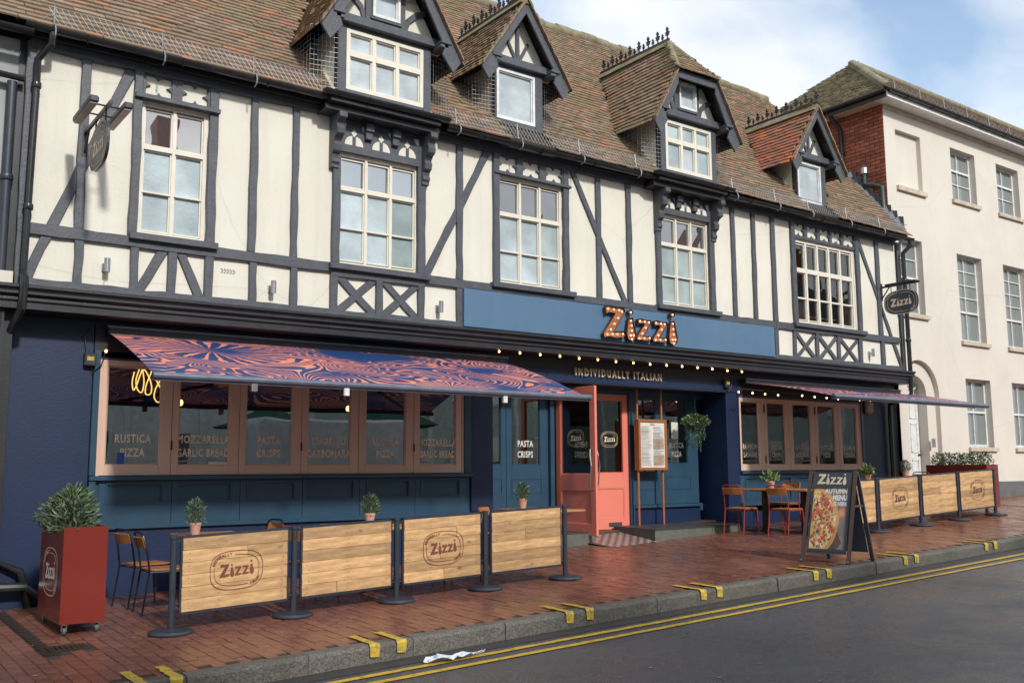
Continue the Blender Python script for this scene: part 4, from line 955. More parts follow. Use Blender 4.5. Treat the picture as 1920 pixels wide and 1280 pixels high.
# ---- dormers
def fleur(mb, base, s, d=.012):
    pts = [(-.02, 0), (.02, 0), (.02, .3), (.16, .32), (.10, .42), (.2, .55), (.08, .58), (.05, .72), (.12, .78), (0, 1.0), (-.12, .78), (-.05, .72), (-.08, .58), (-.2, .55), (-.10, .42), (-.16, .32), (-.02, .3)]
    n = len(pts); vs = [(base[0]-d, base[1]+a*s*1.25, base[2]+b*s) for a, b in pts]+[(base[0]+d, base[1]+a*s*1.25, base[2]+b*s) for a, b in pts]
    mb.add(vs, [tuple(range(n)), tuple(range(2*n-1, n-1, -1))]+[(i, n+i, n+(i+1) % n, (i+1) % n) for i in range(n)])
for D in DORM:
    cx, he, ze, yf, zr, jk, yw = D['cx'], D['he'], D['ze'], D['yf'], D['zr'], D['jk'], D['yw']
    s0, s1 = D['sw']; z0, z1 = D['sz']; big = D['big']; sl_ = (zr-ze)/he
    hw = (s1-s0)/2+(.115 if big else .085); xa, xb = cx-hw, cx+hw
    # cheeks and front wall core
    yb = yroof(ze+.1)+.1; bot = z0-.10
    yb0 = yroof(bot)
    d_ = MB().box(xa+.02, xb-.02, yw+.13, yb, z1+.01, z1+.05).build('dormer', room_m, B)
    for x__ in (xa, xb-.05): MB().prismx([(yw+.06, bot), (yb, roofz(yb)-.15), (yb, ze+.18), (yw+.06, ze+.18)], x__, x__+.05).build('cheek', plaster, d_)
    # gable plaster triangle
    yg = yw+.03; zc = z1+.02
    hh = lambda z: max(0, (zr-.10-z)/sl_)
    g = MB(); zt = zr-jk*sl_-.08 if big else zr-.12
    g.prism([(cx-hh(zc)*.97, zc), (cx+hh(zc)*.97, zc), (cx+hh(zt), zt), (cx-hh(zt), zt)] if big else [(cx-hh(zc)*.97, zc), (cx+hh(zc)*.97, zc), (cx, zt+.1)], yg, yg+.06); g.build('gable_panel', plaster, d_)
    # posts, sill, collar
    def tb(p0, p1, w, pr=.04, y=yg): timber(p0, p1, w, pr, 'gable_timber', y=y, parent=d_, wob=.0025)
    pw = .10 if big else .075
    f = MB(); f.box(xa-.0, s0-.001, yw-.03, yw+.09, z0-.08, z1+.04); f.box(s1+.001, xb, yw-.03, yw+.09, z0-.08, z1+.04); f.box(s0, s1, yw-.028, yw+.09, z1+.001, z1+.06); f.box(s0, s1, yw-.03, yw+.09, z0-.08, z0-.001); f.build('dormer_post', timber_m, d_, bevel=.006)
    f = MB(); hc = hw+.10; f.box(cx-hc, cx+hc, yw-.11, yw+.05, z1+.045, z1+.16); f.build('collar_beam', timber_m, d_, bevel=.008)
    cw = (lambda i, k: frost2_m) if not big else None
    if big:
        zm = z0+(z1-z0)*.60
        pane_window('dormer_window', s0, s1, z0, z1, 3, [z0, zm, z1], yw+.01, (lambda i, k: frost2_m) if D is DORM[0] else (lambda i, k: (frost2_m if (i == 1 and k == 0) else frost_m)), fw=.05, mw=.05, parent=d_)
    else:
        pane_window('dormer_window', s0, s1, z0, z1, 1, [z0, z1], yw+.01, lambda i, k: frost2_m, fw=.04, mw=.03, parent=d_, m=pwhite)
    # gable framing
    zb_ = z1+.16
    if big:
        w2 = .20; zt2 = zt-.02
        tb((cx-w2-.05, zb_-.02), (cx-w2-.05, zt2), .085, .036); tb((cx+w2+.05, zb_-.02), (cx+w2+.05, zt2), .085, .036)
        zw0, zw1 = zb_+.10, zb_+.56
        pane_window('gable_window', cx-w2, cx+w2, zw0, zw1, 1, [zw0, zw1], yg-.035, lambda i, k: frost2_m, fw=.035, mw=.02, parent=d_, m=pwhite)
        f = MB(); f.box(cx-w2-.03, cx+w2+.03, yg-.06, yg, zw0-.035, zw0-.002); f.box(cx-w2, cx+w2, yg-.035, yg, zb_-.02, zw0-.036); f.build('gable_sill', timber_m, d_)
        for s_ in (-1, 1):       # curved braces
            pts = [(cx+s_*(w2+.08), zb_+.02+.0), (cx+s_*(w2+.14), zb_+.18), (cx+s_*(w2+.27), zb_+.31), (cx+s_*(w2+.40), zb_+.36)]
            if s_ < 0 or 1:
                for k in range(3): tb(pts[k], pts[k+1], .075, .028)
    else:
        tb((cx, zb_-.02), (cx, zr-.3), .06, .036)
        tb((cx-.02, zb_+.02), (cx-.20, zb_+.34), .05, .028); tb((cx+.02, zb_+.02), (cx+.20, zb_+.34), .05, .028)
    # bargeboards with tile undercloak
    bw = .20 if big else .16
    for s_ in (-1, 1):
        xe = cx+s_*(he+.0); pe = (xe, ze-.02); pt = (cx+s_*jk, zr-jk*sl_) if big else (cx, zr)
        def ofs(p, k): return (p[0]-s_*0, p[1]-k)
        pts = [pe, pt, (pt[0], pt[1]-bw*1.28), (cx+s_*(he-.26), ze+.30*1.0-bw*.9), (cx+s_*(he-.30), ze+.02), (cx+s_*(he-.13), ze-.20)]
        o = MB().prism(pts, yf, yf+.035).build('bargeboard', timber_m, d_, fix=True, bevel=.005)
        tl_ = MB(); n_ = 16
        for k in range(n_):
            a0_, b0_ = k/n_, (k+.93)/n_
            q0 = (pe[0]+(pt[0]-pe[0])*a0_, pe[1]+(pt[1]-pe[1])*a0_); q1 = (pe[0]+(pt[0]-pe[0])*b0_, pe[1]+(pt[1]-pe[1])*b0_); r_ = random.uniform(.0, .012)
            tl_.prism([(q0[0], q0[1]+.0), (q1[0], q1[1]), (q1[0], q1[1]+.035+r_), (q0[0], q0[1]+.045+r_)], yf-.045-r_, yf+.02)
        tl_.build('verge_tiles', tile_m, d_, kind='stuff')
        # carved corbel under the bargeboard foot
        f = MB(); bx = cx+s_*(hw+.02); f.box(min(bx, bx+s_*.16), max(bx, bx+s_*.16), yf-.02, yw+.03, z1+.05, z1+.10); f.box(min(bx, bx+s_*.12), max(bx, bx+s_*.12), yf+.0, yw+.03, z1+.0, z1+.049); f.build('bracket', timber_m, d_, bevel=.006)
        # soffit boards
        f = MB(); f.add([(xe, yf+.036, ze), (cx+s_*hw*.9, yf+.036, ze+(he-hw*.9)*sl_-.02), (cx+s_*hw*.9, yw+.02, ze+(he-hw*.9)*sl_-.02), (xe, yroof(ze), ze)], [(0,1,2,3)]); f.build('soffit', black_m, d_)
    if big:
        f = MB(); zj = zr-jk*sl_; f.box(cx-jk-.03, cx+jk+.03, yf+.001, yf+.036, zj-bw*.8, zj-.02); f.build('bargeboard', timber_m, d_, bevel=.005)
    # roof slopes
    yr_back = yroof(zr)
    rf = MB(); q = .0
    yfr = yf+.02; yhip = yf+(.62 if big else 0)
    for s_ in (-1, 1):
        if big: rf.add([(cx+s_*he, yfr, ze), (cx+s_*he, yroof(ze), ze), (cx, yr_back, zr), (cx, yhip, zr), (cx+s_*jk, yfr, zr-jk*sl_)], [(0,1,2,3,4)])
        else: rf.add([(cx+s_*he, yfr, ze), (cx+s_*he, yroof(ze), ze), (cx, yr_back, zr), (cx, yfr, zr)], [(0,1,2,3)])
    if big: rf.add([(cx-jk, yfr, zr-jk*sl_), (cx+jk, yfr, zr-jk*sl_), (cx, yhip, zr)], [(0,1,2)])
    rf.build('dormer_roof', under_m, d_)
    tm_ = tile_red if D is DORM[3] else tile_m
    for s_ in (-1, 1):
        ey_ = V((-s_*he, 0, zr-ze)).normalized(); ex_ = V((0, -s_*-1, 0))
        ex_ = V((0, -1, 0)) if s_ < 0 else V((0, 1, 0))
        o_ = V((cx+s_*(he+.03), (yr_back if s_ < 0 else yf-.02), ze-.05))
        def keep(p, s_=s_):
            if p.y < yf-.0 or p.y > yroof(p.z)+.05 or p.z > zr+.0: return False
            if big:
                t_ = (p.z-(zr-jk*sl_))/(jk*sl_)
                if t_ > 0 and p.y < yf+.0+(yhip-yf)*t_: return False
            return True
        tilefield(o_, ex_, ey_, yr_back-yf, math.hypot(he, zr-ze)+.08, keep, tm_, parent=d_, name='roof_tile', nm='dormer_tiles', lift=.014)
    if big:
        ey_ = V((0, yhip-yf, jk*sl_)).normalized(); zj = zr-jk*sl_
        tilefield((cx-jk-.08, yf-.06, zj-.05), (1, 0, 0), ey_, 2*jk+.2, math.hypot(yhip-yf, jk*sl_)+.1, lambda p: abs(p.x-cx) < (jk+.07)*(1-max(0, (p.z-zj))/(jk*sl_))+.02, tile_m, parent=d_, nm='hip_tiles', lift=.014)
        f = MB()
        for s_ in (-1, 1): f.tube([(cx+s_*(jk+.02), yf, zj+.0), (cx, yhip, zr+.03)], .05, 8)
        f.build('hip_ridge', ridge_m, d_, smooth=True)
    # ridge roll and iron cresting
    f = MB(); y_s = (yhip if big else yf-.02); y_e = yr_back
    f.prism([(cx-.12, zr-.06), (cx, zr+.09), (cx+.12, zr-.06)], y_s, y_e); f.build('ridge_cap', ridge_m, d_)
    f = MB(); f.box(cx-.018, cx+.018, y_s-.02, y_e-.02, zr+.075, zr+.115)
    if D is not DORM[0] or True: f.build('cresting_rail', gutter_m, d_)
    k = 0; yy = y_s+.02
    while yy < y_e-.05:
        f = MB(); fleur(f, (cx, yy, zr+.11), .22 if k % 2 == 0 else .13); f.build('cresting_finial', gutter_m, d_); yy += .115; k += 1
    # bird netting over the left cheek
    if D is not DORM[3]:
        f = MB(); xa_n = xa-.30
        for s_, xo in ((-1, xa), (1, xb)):
            for k in range(13):
                zz = z0-.02+k*(ze-z0+.1)/12; f.tube([(xo, yw-.02, zz), (xo+s_*.34, yw+.06, zz)], .0024, 3)
            for k in range(8):
                t_ = k/7; f.tube([(xo+s_*.34*t_, yw-.02+.08*t_, z0-.05), (xo+s_*.34*t_, yw-.02+.08*t_, ze+.08)], .0024, 3)
            for k in range(12):
                zz = z0+k*(ze-z0)/11; yb_ = yroof(zz)+.05
                if yb_ > yw+.08: f.tube([(xo+s_*.34, yw+.06, zz), (xo+s_*.34, yb_, zz)], .0022, 3)
            for k in range(5):
                y_ = yw+.15+k*.1; f.tube([(xo+s_*.34, y_, roofz(y_)), (xo+s_*.34, y_, ze)], .0022, 3)
        f.build('bird_netting', galv, d_, kind='stuff')
        for s_, xo in ((-1, xa), (1, xb)):
            f = MB(); f.beam((xo+s_*.03, yw+.02, z0-.06), (xo+s_*.03, yroof(z1)+.0, z1), .05, .05)
            f.build('cheek_flashing', sill_cream, d_)
    if big:   # projecting ledge, its gutter and the carved frieze on brackets
        f = MB(); xl, xr = cx-.86, cx+.82; f.box(xl+.05, xr-.05, yw-.14, YU, 6.10, 6.20); f.box(xl+.02, xr-.02, yw-.05, YU, 6.02, 6.099); f.box(xl+.05, xr-.05, yw-.12, yw+.04, 6.2005, 6.26); f.build('oriel_ledge', black_m, d_, bevel=.006)
        gutter('oriel_gutter', xl-.06, xr+.06, yw-.17, 6.21, d_, r=.055)
        zf0, zf1 = (5.60, 6.02) if D is DORM[0] else (5.68, 6.02)
        wx0, wx1 = (X(634, 300, YU), X(784, 320, YU)) if D is DORM[0] else (X(1236, 420, YU), X(1327, 440, YU))
        f = MB(); f.box(wx0-.12, wx1+.12, YU-.045, YU+.001, zf0+.09, 6.02); f.box(wx0-.12, wx1+.12, YU-.055, YU+.001, zf0, zf0+.089); f.build('carved_frieze', timber_m, d_)
        nn_ = 3 if D is DORM[0] else 3; cw_ = (wx1-wx0)/nn_; yf_ = YU-.0475
        for k in range(nn_):
            c2_ = wx0+(k+.5)*cw_; lo, hi = zf0+.10, 5.97; mid = (lo+hi)/2; r_ = cw_*.27
            for e1 in (-1, 1):
                qx = c2_+e1*.025
                pts = [(qx+e1*.0, lo), (qx+e1*r_, lo)]+[(qx+e1*r_*math.cos(math.pi/2*t/6), lo+r_*1.15*math.sin(math.pi/2*t/6)) for t in range(1, 7)]
                MB().prism([(c2_+e1*cw_*.5-e1*(p[0]-c2_)*e1*1.0*1 if False else p[0], p[1]) for p in pts], yf_, YU-.04).build('plaster_inset', plaster, d_, fix=True)
                qx = c2_+e1*cw_*.48
                pts = [(qx, hi), (qx, hi-r_*.9)]+[(qx-e1*r_*.75*math.sin(math.pi/2*t/5), hi-r_*.9+r_*.9*(1-math.cos(math.pi/2*t/5))) for t in range(1, 6)]
                MB().prism(pts, yf_, YU-.04).build('plaster_inset', plaster, d_, fix=True)
            MB().prism([(c2_, mid+.075), (c2_+.04, mid+.025), (c2_, mid-.025), (c2_-.04, mid+.025)], yf_, YU-.04).build('plaster_inset', plaster, d_, fix=True)
        cw_ = (wx1-wx0)/3
        for k in (1, 2):
            f = MB(); xk = wx0+k*cw_; f.box(xk-.05, xk+.05, YU-.10, YU-.046, 5.80, 6.0); f.box(xk-.06, xk+.06, YU-.13, YU-.046, 5.90, 6.01); f.build('small_corbel', timber_m, d_, bevel=.008)
        for xk in (wx0-.075, wx1+.075):    # scroll brackets
            pr2 = [(YU, 6.02), (YU-.30, 6.02), (YU-.30, 5.95), (YU-.24, 5.93), (YU-.21, 5.88), (YU-.24, 5.82), (YU-.23, 5.76), (YU-.17, 5.73), (YU-.13, 5.68), (YU-.155, 5.63), (YU-.14, 5.56), (YU-.09, 5.53), (YU-.08, 5.48), (YU-.10, 5.47), (YU-.10, 5.43), (YU-.075, 5.40), (YU-.075, 5.36), (YU, 5.34)]
            MB().prismx(pr2, xk-.055, xk+.055).build('scroll_bracket', timber_m, d_, bevel=.006, fix=True)

# ================================================================== downpipes on the building
def pipe(name, pts, r, m=gutter_m, parent=None, collars=()):
    mb = MB(); mb.tube(pts, r, 10)
    for c in collars: mb.lathe([(r*1.22, -.03), (r*1.3, -.02), (r*1.3, .02), (r*1.22, .03)], c, 12)
    return mb.build(name, m, parent, smooth=True)
xp = X(60, 300, YU-.10)
pipe('downpipe', [(xp+.10, GY, 6.14), (xp+.10, GY, 6.02), (xp+.0, YU-.10, 5.88), (xp, YU-.10, 5.5), (xp-.02, YU-.10, 3.60)], .038, parent=B, collars=[(xp, YU-.10, 5.6), (xp-.01, YU-.1, 4.3)])
pipe('downpipe', [(xp-.02, YU-.10, 3.62), (xp-.02, -.47, 3.55), (xp-.03, -.47, 3.24), (xp-.10, -.07, 2.95), (xp-.12, -.06, 2.5), (xp-.12, -.06, .75), (xp+.15, -.08, .62), (xp+.25, -.08, .3), (xp+.25, -.08, .15)], .042, parent=B, collars=[(xp-.12, -.06, 2.2)])
mb = MB(); mb.tube([(XL-.6, -.15, .50), (xp+.2, -.15, .47), (xp+.42, -.15, .30), (xp+.42, -.15, .18)], .05, 10); mb.box(xp+.34, xp+.5, -.24, -.05, .22, .62); mb.build('drain_pipe', gutter_m, B)
xq = XR+.02
pipe('downpipe', [(xq-.03, GY, 6.12), (xq-.03, GY, 6.0), (xq-.10, YU-.14, 5.86), (xq-.10, YU-.14, 5.6), (xq-.08, YU-.14, 3.3), (xq-.08, -.38, 3.15), (xq-.08, -.38, 3.02), (xq-.35, -.06, 2.82), (xq-.35, -.06, 2.6), (xq-.35, -.06, .7)], .042, parent=B, collars=[(xq-.10, YU-.14, 5.3), (xq-.09, YU-.14, 4.1)])

# ================================================================== CREAM BUILDING ON THE RIGHT
YC = -.05; XC = 17.64; ZCE = 9.22
C = thing('cream_rendered_building', 'three-storey cream rendered building with sash windows, brick side wall and mossy hipped roof', 'building', (21, 0, 1.0))
oc = [('r', (1681, 300), (1726, 300), (1700, 243.6), (1700, 345)), ]
def opx(ul, ur, vt, vb, y=YC):
    return (X(ul, vb, y), X(ur, vb, y), Z((ul+ur)/2, vb, y), Z((ul+ur)/2, vt, y))
blind = (X(1681, 300, YC), X(1727, 300, YC), Z(1704, 354, YC), Z(1704, 251, YC))
wins = []
top_z = (Z(1806, 379, YC), Z(1806, 285, YC)); mid_z = (Z(1814, 640, YC), Z(1814, 480, YC)); low_z = (Z(1830, 838, YC), Z(1830, 711, YC))
cols_ = [(X(1784, 330, YC), X(1829, 330, YC)), (X(1869.5, 350, YC), X(1911, 350, YC))]
wd_ = cols_[0][1]-cols_[0][0]; pitch = cols_[1][0]-cols_[0][0]
c3 = cols_[1][0]+pitch; 
colx = [cols_[0][0], cols_[1][0], c3, c3+pitch, c3+2*pitch]
wx_mid0 = X(1697, 540, YC)-.55*0
ops = [blind]
for c_ in colx: ops.append((c_, c_+wd_, *top_z)); ops.append((c_, c_+wd_, *mid_z)); ops.append((c_+.02, c_+wd_+.02, *low_z))
mw0 = X(1732, 520, YC)-wd_
ops.append((mw0, mw0+wd_, Z(1722, 590, YC), Z(1722, 452, YC)))
# arch opening handled as its own panel: x 17.72..19.12
AX, AR = 18.42, .70; ZSP = 3.10
xs_all = sorted(set([XC, 34]+[q for o in ops for q in (o[0], o[1])]+[AX-AR, AX+AR]))
mb = MB()
for i in range(len(xs_all)-1):
    a, b = xs_all[i], xs_all[i+1]; m_ = (a+b)/2; blk = sorted([(o[2], o[3]) for o in ops if o[0]-1e-6 <= a and b <= o[1]+1e-6])
    lo = .55
    if AX-AR < m_ < AX+AR: lo = ZSP+AR+.06
    for (p, q) in blk+[(ZCE, None)]:
        if p > lo+.001: mb.box(a, b, YC, .35, lo, p)
        lo = q if q else lo
# arch spandrels
n = 16; arc = [(AX+AR*math.cos(math.pi*k/n), ZSP+AR*math.sin(math.pi*k/n)) for k in range(n+1)]
for k in range(n):
    (xa, za), (xb, zb) = arc[k+1], arc[k]; mb.prism([(xa, za), (xb, zb), (xb, ZSP+AR+.06), (xa, ZSP+AR+.06)], YC, .35)
mb.build('rendered_wall', plaster2, C, fix=True)
# arch rebates
def archring(name, r0, r1, y0, y1, m, z_bot, parent=C):
    f = MB(); P_ = [(1, 0)]; n = 18
    pts = [(AX+r1, z_bot)]+[(AX+r1*math.cos(math.pi*k/n), ZSP+r1*math.sin(math.pi*k/n)) for k in range(n+1)]+[(AX-r1, z_bot)]
    pin = [(AX+r0, z_bot)]+[(AX+r0*math.cos(math.pi*k/n), ZSP+r0*math.sin(math.pi*k/n)) for k in range(n+1)]+[(AX-r0, z_bot)]
    for k in range(len(pts)-1): f.prism([pts[k], pts[k+1], pin[k+1], pin[k]], y0, y1)
    return f.build(name, m, parent, fix=True)
zg = gz(AX, 0)+.02
archring('arch_moulding', .38, AR+.005, YC+.10, .34, plaster2, zg)
mb = MB(); mb.box(AX-.40, AX+.40, .30, .33, zg, ZSP+.5); fan = mb.build('door_frame', pwhite, C)
dr = MB(); dr.box(AX-.36, AX+.36, .25, .299, zg+.16, ZSP-.08); dr.box(AX-.39, AX+.39, .22, .32, ZSP-.08, ZSP-.02)
for (a, b, lo, hi) in ((-.28, -.04, .3, .9), (.04, .28, .3, .9), (-.28, -.04, 1.05, 1.65), (.04, .28, 1.05, 1.65), (-.28, -.04, 1.75, 2.1), (.04, .28, 1.75, 2.1)):
    for (q0, q1, r0, r1) in ((a, a+.02, lo, hi), (b-.02, b, lo, hi), (a, b, lo, lo+.02), (a, b, hi-.02, hi)): dr.box(AX+q0, AX+q1, .238, .2505, zg+r0, zg+r1)
do = dr.build('panelled_door', pwhite, C); MB().ball((AX+.29, .23, zg+1.0), .025).build('door_knob', iron_m, do)
fl = MB(); fl.add([(AX-.37, .24, ZSP-.02)]+[(AX+.37*math.cos(math.pi*k/12), .24, ZSP+.37*math.sin(math.pi*k/12)) for k in range(12, -1, -1)], [tuple(range(14))]); fl.build('fanlight_glass', dark_glass, do)
fl = MB()
for k in (2, 4, 6, 8, 10): fl.beam((AX+.10*math.cos(math.pi*k/12), .225, ZSP+.10*math.sin(math.pi*k/12)), (AX+.37*math.cos(math.pi*k/12), .225, ZSP+.37*math.sin(math.pi*k/12)), .018, .02)
fl.tube([(AX+.2*math.cos(math.pi*k/12), .225, ZSP+.2*math.sin(math.pi*k/12)) for k in range(13)], .009, 5); fl.build('fanlight_bars', pwhite, do)
MB().box(AX-.68, AX+.68, -.30, .20, zg-.05, zg+.10).build('door_step', sill_cream, C)
mb = MB(); x_, z_ = W(1751, 830, YC); mb.box(x_-.05, x_+.05, YC-.01, YC+.02, z_-.09, z_+.09); mb.build('bell_plate', steel, C)
MB().box(XC-.001, 34, YC-.03, .3, .5, Z(1920, 901, YC)).build('grey_plinth', M('grey_plinth_paint', (.13, .135, .14), .7, bump=.4, grime=.4, gcol=(.25, .24, .22), gscale=4), C)
MB().box(AX-.7, AX+.7, YC-.031, YC-.0295, .5, .6).build('threshold', sill_cream, C)
MB().prismx([(YC-.05, ZCE-.16), (YC, ZCE-.2), (YC+.02, ZCE), (YC-.05, ZCE)], XC, 34).build('wall_cornice', sill_cream, C)
# sashes
def sash(o_, rows_, split, y=YC+.17, m=pwhite, big_low=False):
    a, b, lo, hi = o_; f = MB(); fw = .05
    f.box(a, a+fw, y-.03, y+.06, lo, hi); f.box(b-fw, b, y-.03, y+.06, lo, hi); f.box(a+fw, b-fw, y-.03, y+.06, lo, lo+fw*1.3); f.box(a+fw, b-fw, y-.03, y+.06, hi-fw, hi)
    f.box(a+fw, b-fw, y-.035, y+.05, split-.022, split+.022); c_ = (a+b)/2; f.box(c_-.012, c_+.012, y-.02, y+.03, lo+fw, hi-fw)
    for r_ in rows_: f.box(a+fw, b-fw, y-.018, y+.025, r_-.010, r_+.010)
    w = f.build('sash_window', m, C)
    ed = sorted([lo+fw, hi-fw, split]+list(rows_))
    for k in range(len(ed)-1):
        for (p, q) in ((a+fw, c_), (c_, b-fw)):
            MB().add([(p, y+.01, ed[k]), (q, y+.01+random.gauss(0, .003), ed[k]), (q, y+.01+random.gauss(0, .003), ed[k+1]), (p, y+.01, ed[k+1])], [(0,1,2,3)]).build('window_pane', cream_glass, w)
    MB().box(a-.05, b+.08, YC-.06, y-.03, lo-.09, lo).build('window_sill', sill_cream, C, bevel=.005)
def cg():
    m = bpy.data.materials.new('curtained_glass'); m.use_nodes = True; b = m.node_tree.nodes['Principled BSDF']; b.inputs['Base Color'].default_value = (.20, .225, .215, 1); b.inputs['Roughness'].default_value = .06; b.inputs['Specular IOR Level'].default_value = .8; return m
cream_glass = cg()
for o_ in ops[1:]:
    a, b, lo, hi = o_; h_ = hi-lo
    if lo > 7: sash(o_, [lo+h_*.36], lo+h_*.62)
    elif lo > 4 and h_ > 1.6 and a > 19: sash(o_, [lo+h_*.52, lo+h_*.67, lo+h_*.83], lo+h_*.35)
    elif lo > 4: sash(o_, [lo+h_*.24, lo+h_*.75], lo+h_*.50)
    else: sash(o_, [], lo+h_*.52)
a, b, lo, hi = blind; MB().box(a-.001, b+.001, YC+.10, .3, lo, hi).build('blind_window', plaster2, C); MB().box(a-.06, b+.08, YC-.06, YC+.099, lo-.10, lo-.001).build('window_sill', sill_cream, C, bevel=.005)
# brick side wall: core + real bricks on the part that shows above the neighbour's roof
MB().box(XC+.008, XC+.3, .351, 6.5, 2.0, ZCE).build('side_wall_core', mortar_m, C)
MB().box(XC-.0, XC+.3, YC-.001, .351, .6, ZCE).build('corner_render', plaster2, C)
bk = []; bk2 = []
zc_ = 6.3; r_ = 0
while zc_ < ZCE-.02:
    y_ = YC+.108+(.114 if r_ % 2 else 0)
    if r_ % 2 and zc_ > roofz(YC)-.05: bk2.append(zc_)
    while y_ < 5.2:
        if zc_ > roofz(y_)-.05 and y_ < YRg+2: bk.append((y_, zc_))
        y_ += .228
    zc_ += .0765; r_ += 1
bm_ = MB().box(0, .02, -.107, .107, -.033, .033).mesh('brick', brick_m)
bk.sort(key=lambda q: q[0]); restb = MB(); hbm = MB().box(0, .02, -.051, .051, -.033, .033).mesh('brick', brick_m)
for z_ in bk2: o = link('brick', hbm, C, world=False); o.location = V((XC-.010, YC+.054, z_))-org(C)
for k, (y_, z_) in enumerate(bk):
    if k < 300:
        o = link('brick', bm_, C, world=False); o.location = V((XC-.012+random.uniform(0, .006), y_, z_))-org(C)
    else: restb.box(XC-.012, XC+.01, y_-.107, y_+.107, z_-.033, z_+.033)
if restb.v: restb.build('bricks_far', brick_m, C, kind='stuff')
# hipped roof
EO = .34; ey0 = YC-EO; ex0 = XC-EO; zE = ZCE+.02; zapx = None
pk = W(1598, 124, 3.6); 
apx = V((0, 0, 0))
# apex of hip from the photograph: same pitch on both slopes
best = None
for i in range(60):
    y_ = 1.5+i*.08; x_, z_ = W(1598, 124, y_); e_ = abs((x_-ex0)-(y_-ey0))
    if best is None or e_ < best[0]: best = (e_, x_, y_, z_)
AXx, AY, AZ = best[1:]
rl = MB(); rl.add([(ex0, ey0, zE), (34, ey0, zE), (34, AY, AZ), (AXx, AY, AZ), (ex0, 2*AY-ey0, zE), (34, 2*AY-ey0, zE)], [(0,1,2,3), (0,3,4), (3,2,5,4)])
CR = rl.build('roof', under_m, C)
eyc = V((0, AY-ey0, AZ-zE)).normalized(); exs = V((AXx-ex0, 0, AZ-zE)).normalized()
tilefield((ex0, ey0-.04, zE), (1, 0, 0), eyc, 12, (V((0, AY-ey0, AZ-zE))).length, lambda p: p.x-ex0 > (p.y-ey0)-.05 and p.z < AZ+.02, M('brown_roof_tile', (.20, .135, .095), .9, (.13, .09, .065), scale=3, bump=.5, island=.3, grime=.5, gcol=(.09, .08, .045), gscale=1.2), parent=CR, nm='front_slope_tiles', lift=.014)
tilefield((ex0-.04, 2*AY-ey0, zE), (0, -1, 0), exs, 2*(AY-ey0), (V((AXx-ex0, 0, AZ-zE))).length, lambda p: abs(p.y-AY) < (AY-ey0)-(p.x-ex0)+.06 and p.z < AZ+.02, M('mossy_roof_tile', (.25, .20, .13), .9, (.15, .13, .07), scale=2, bump=.5, island=.3, grime=.8, gcol=(.13, .14, .045), gscale=1.5), parent=CR, nm='side_slope_tiles', lift=.014)
mb = MB(); mb.tube([(ex0-.02, ey0-.02, zE+.04), (AXx, AY, AZ+.05)], .10, 10); mb.tube([(AXx, AY, AZ+.05), (34, AY, AZ+.05)], .10, 10); mb.build('ridge_cap', ridge_m, CR, smooth=True)
mb = MB(); mb.box(ex0+.02, 34, ey0+.03, YC-.002, zE-.13, zE-.10); mb.box(ex0, 34, ey0, ey0+.03, zE-.14, zE+.0); mb.build('eaves_soffit', pwhite, C)
mb = MB(); mb.box(ex0+.02, XC-.002, YC, 6.4, zE-.13, zE-.10); mb.build('side_soffit', sill_cream, C); mb = MB(); mb.box(ex0-.01, ex0+.02, ey0+.03, 6.4, zE-.14, zE+.02); mb.build('side_fascia', black_m, C)
gutter('gutter', ex0, 34, ey0-.055, zE+.0, C); mb = MB(); mb.tube([(ex0-.06, ey0, zE-.01), (ex0-.06, 6.3, zE-.01)], .05, 8); mb.build('side_gutter', gutter_m, C)
gx = MB()
for k in range(34):
    x_ = ex0+.3+k*.2; gx.tube([(x_, ey0+.1, zE+.05), (x_+.25, ey0+.12, zE+.27)], .004, 3); gx.tube([(x_+.25, ey0+.1, zE+.05), (x_, ey0+.12, zE+.27)], .004, 3)
gx.tube([(ex0+.2, ey0+.12, zE+.27), (ex0+7.5, ey0+.12, zE+.27)], .006, 4); gx.build('snow_guard_mesh', galv, C, kind='stuff')
k = ex0+.45
while k < ex0+8: MB().tube([(k, ey0-.02, zE-.05), (k, ey0+.10, zE+.05), (k, ey0+.12, zE+.36)], .011, 5).build('snow_guard_bracket', galv, C); k += .95
# side wall pipe with hopper
ps = XC-.06
pipe('downpipe', [(ex0-.02, 1.05, zE-.05), (ps+.0, .95, zE-.38), (ps, .93, 8.2), (ps, .93, roofz(.93)+.12)], .045, parent=C, collars=[(ps, .93, 8.3)])
pipe('soil_pipe', [(ps, .42, 7.75), (ps, .42, 7.5), (ps, .18, 7.42), (ps-.01, .02, 7.35), (ps-.01, .0, 6.3), (ps-.01, .0, 5.0)], .045, m=M('green_grey_pipe', (.05, .075, .07), .4), parent=C)
MB().lathe([(.01, .22), (.085, .12), (.085, 0), (.05, -.02)], (ps, .42, 7.72), 10).build('pipe_cowl', steel, C)
# next gable roof far right
mb = MB(); x_, z_ = W(1862, 228, 1.8); mb.box(x_, x_+.9, 1.3, 2.6, AZ-.9, z_+.05) if False else None

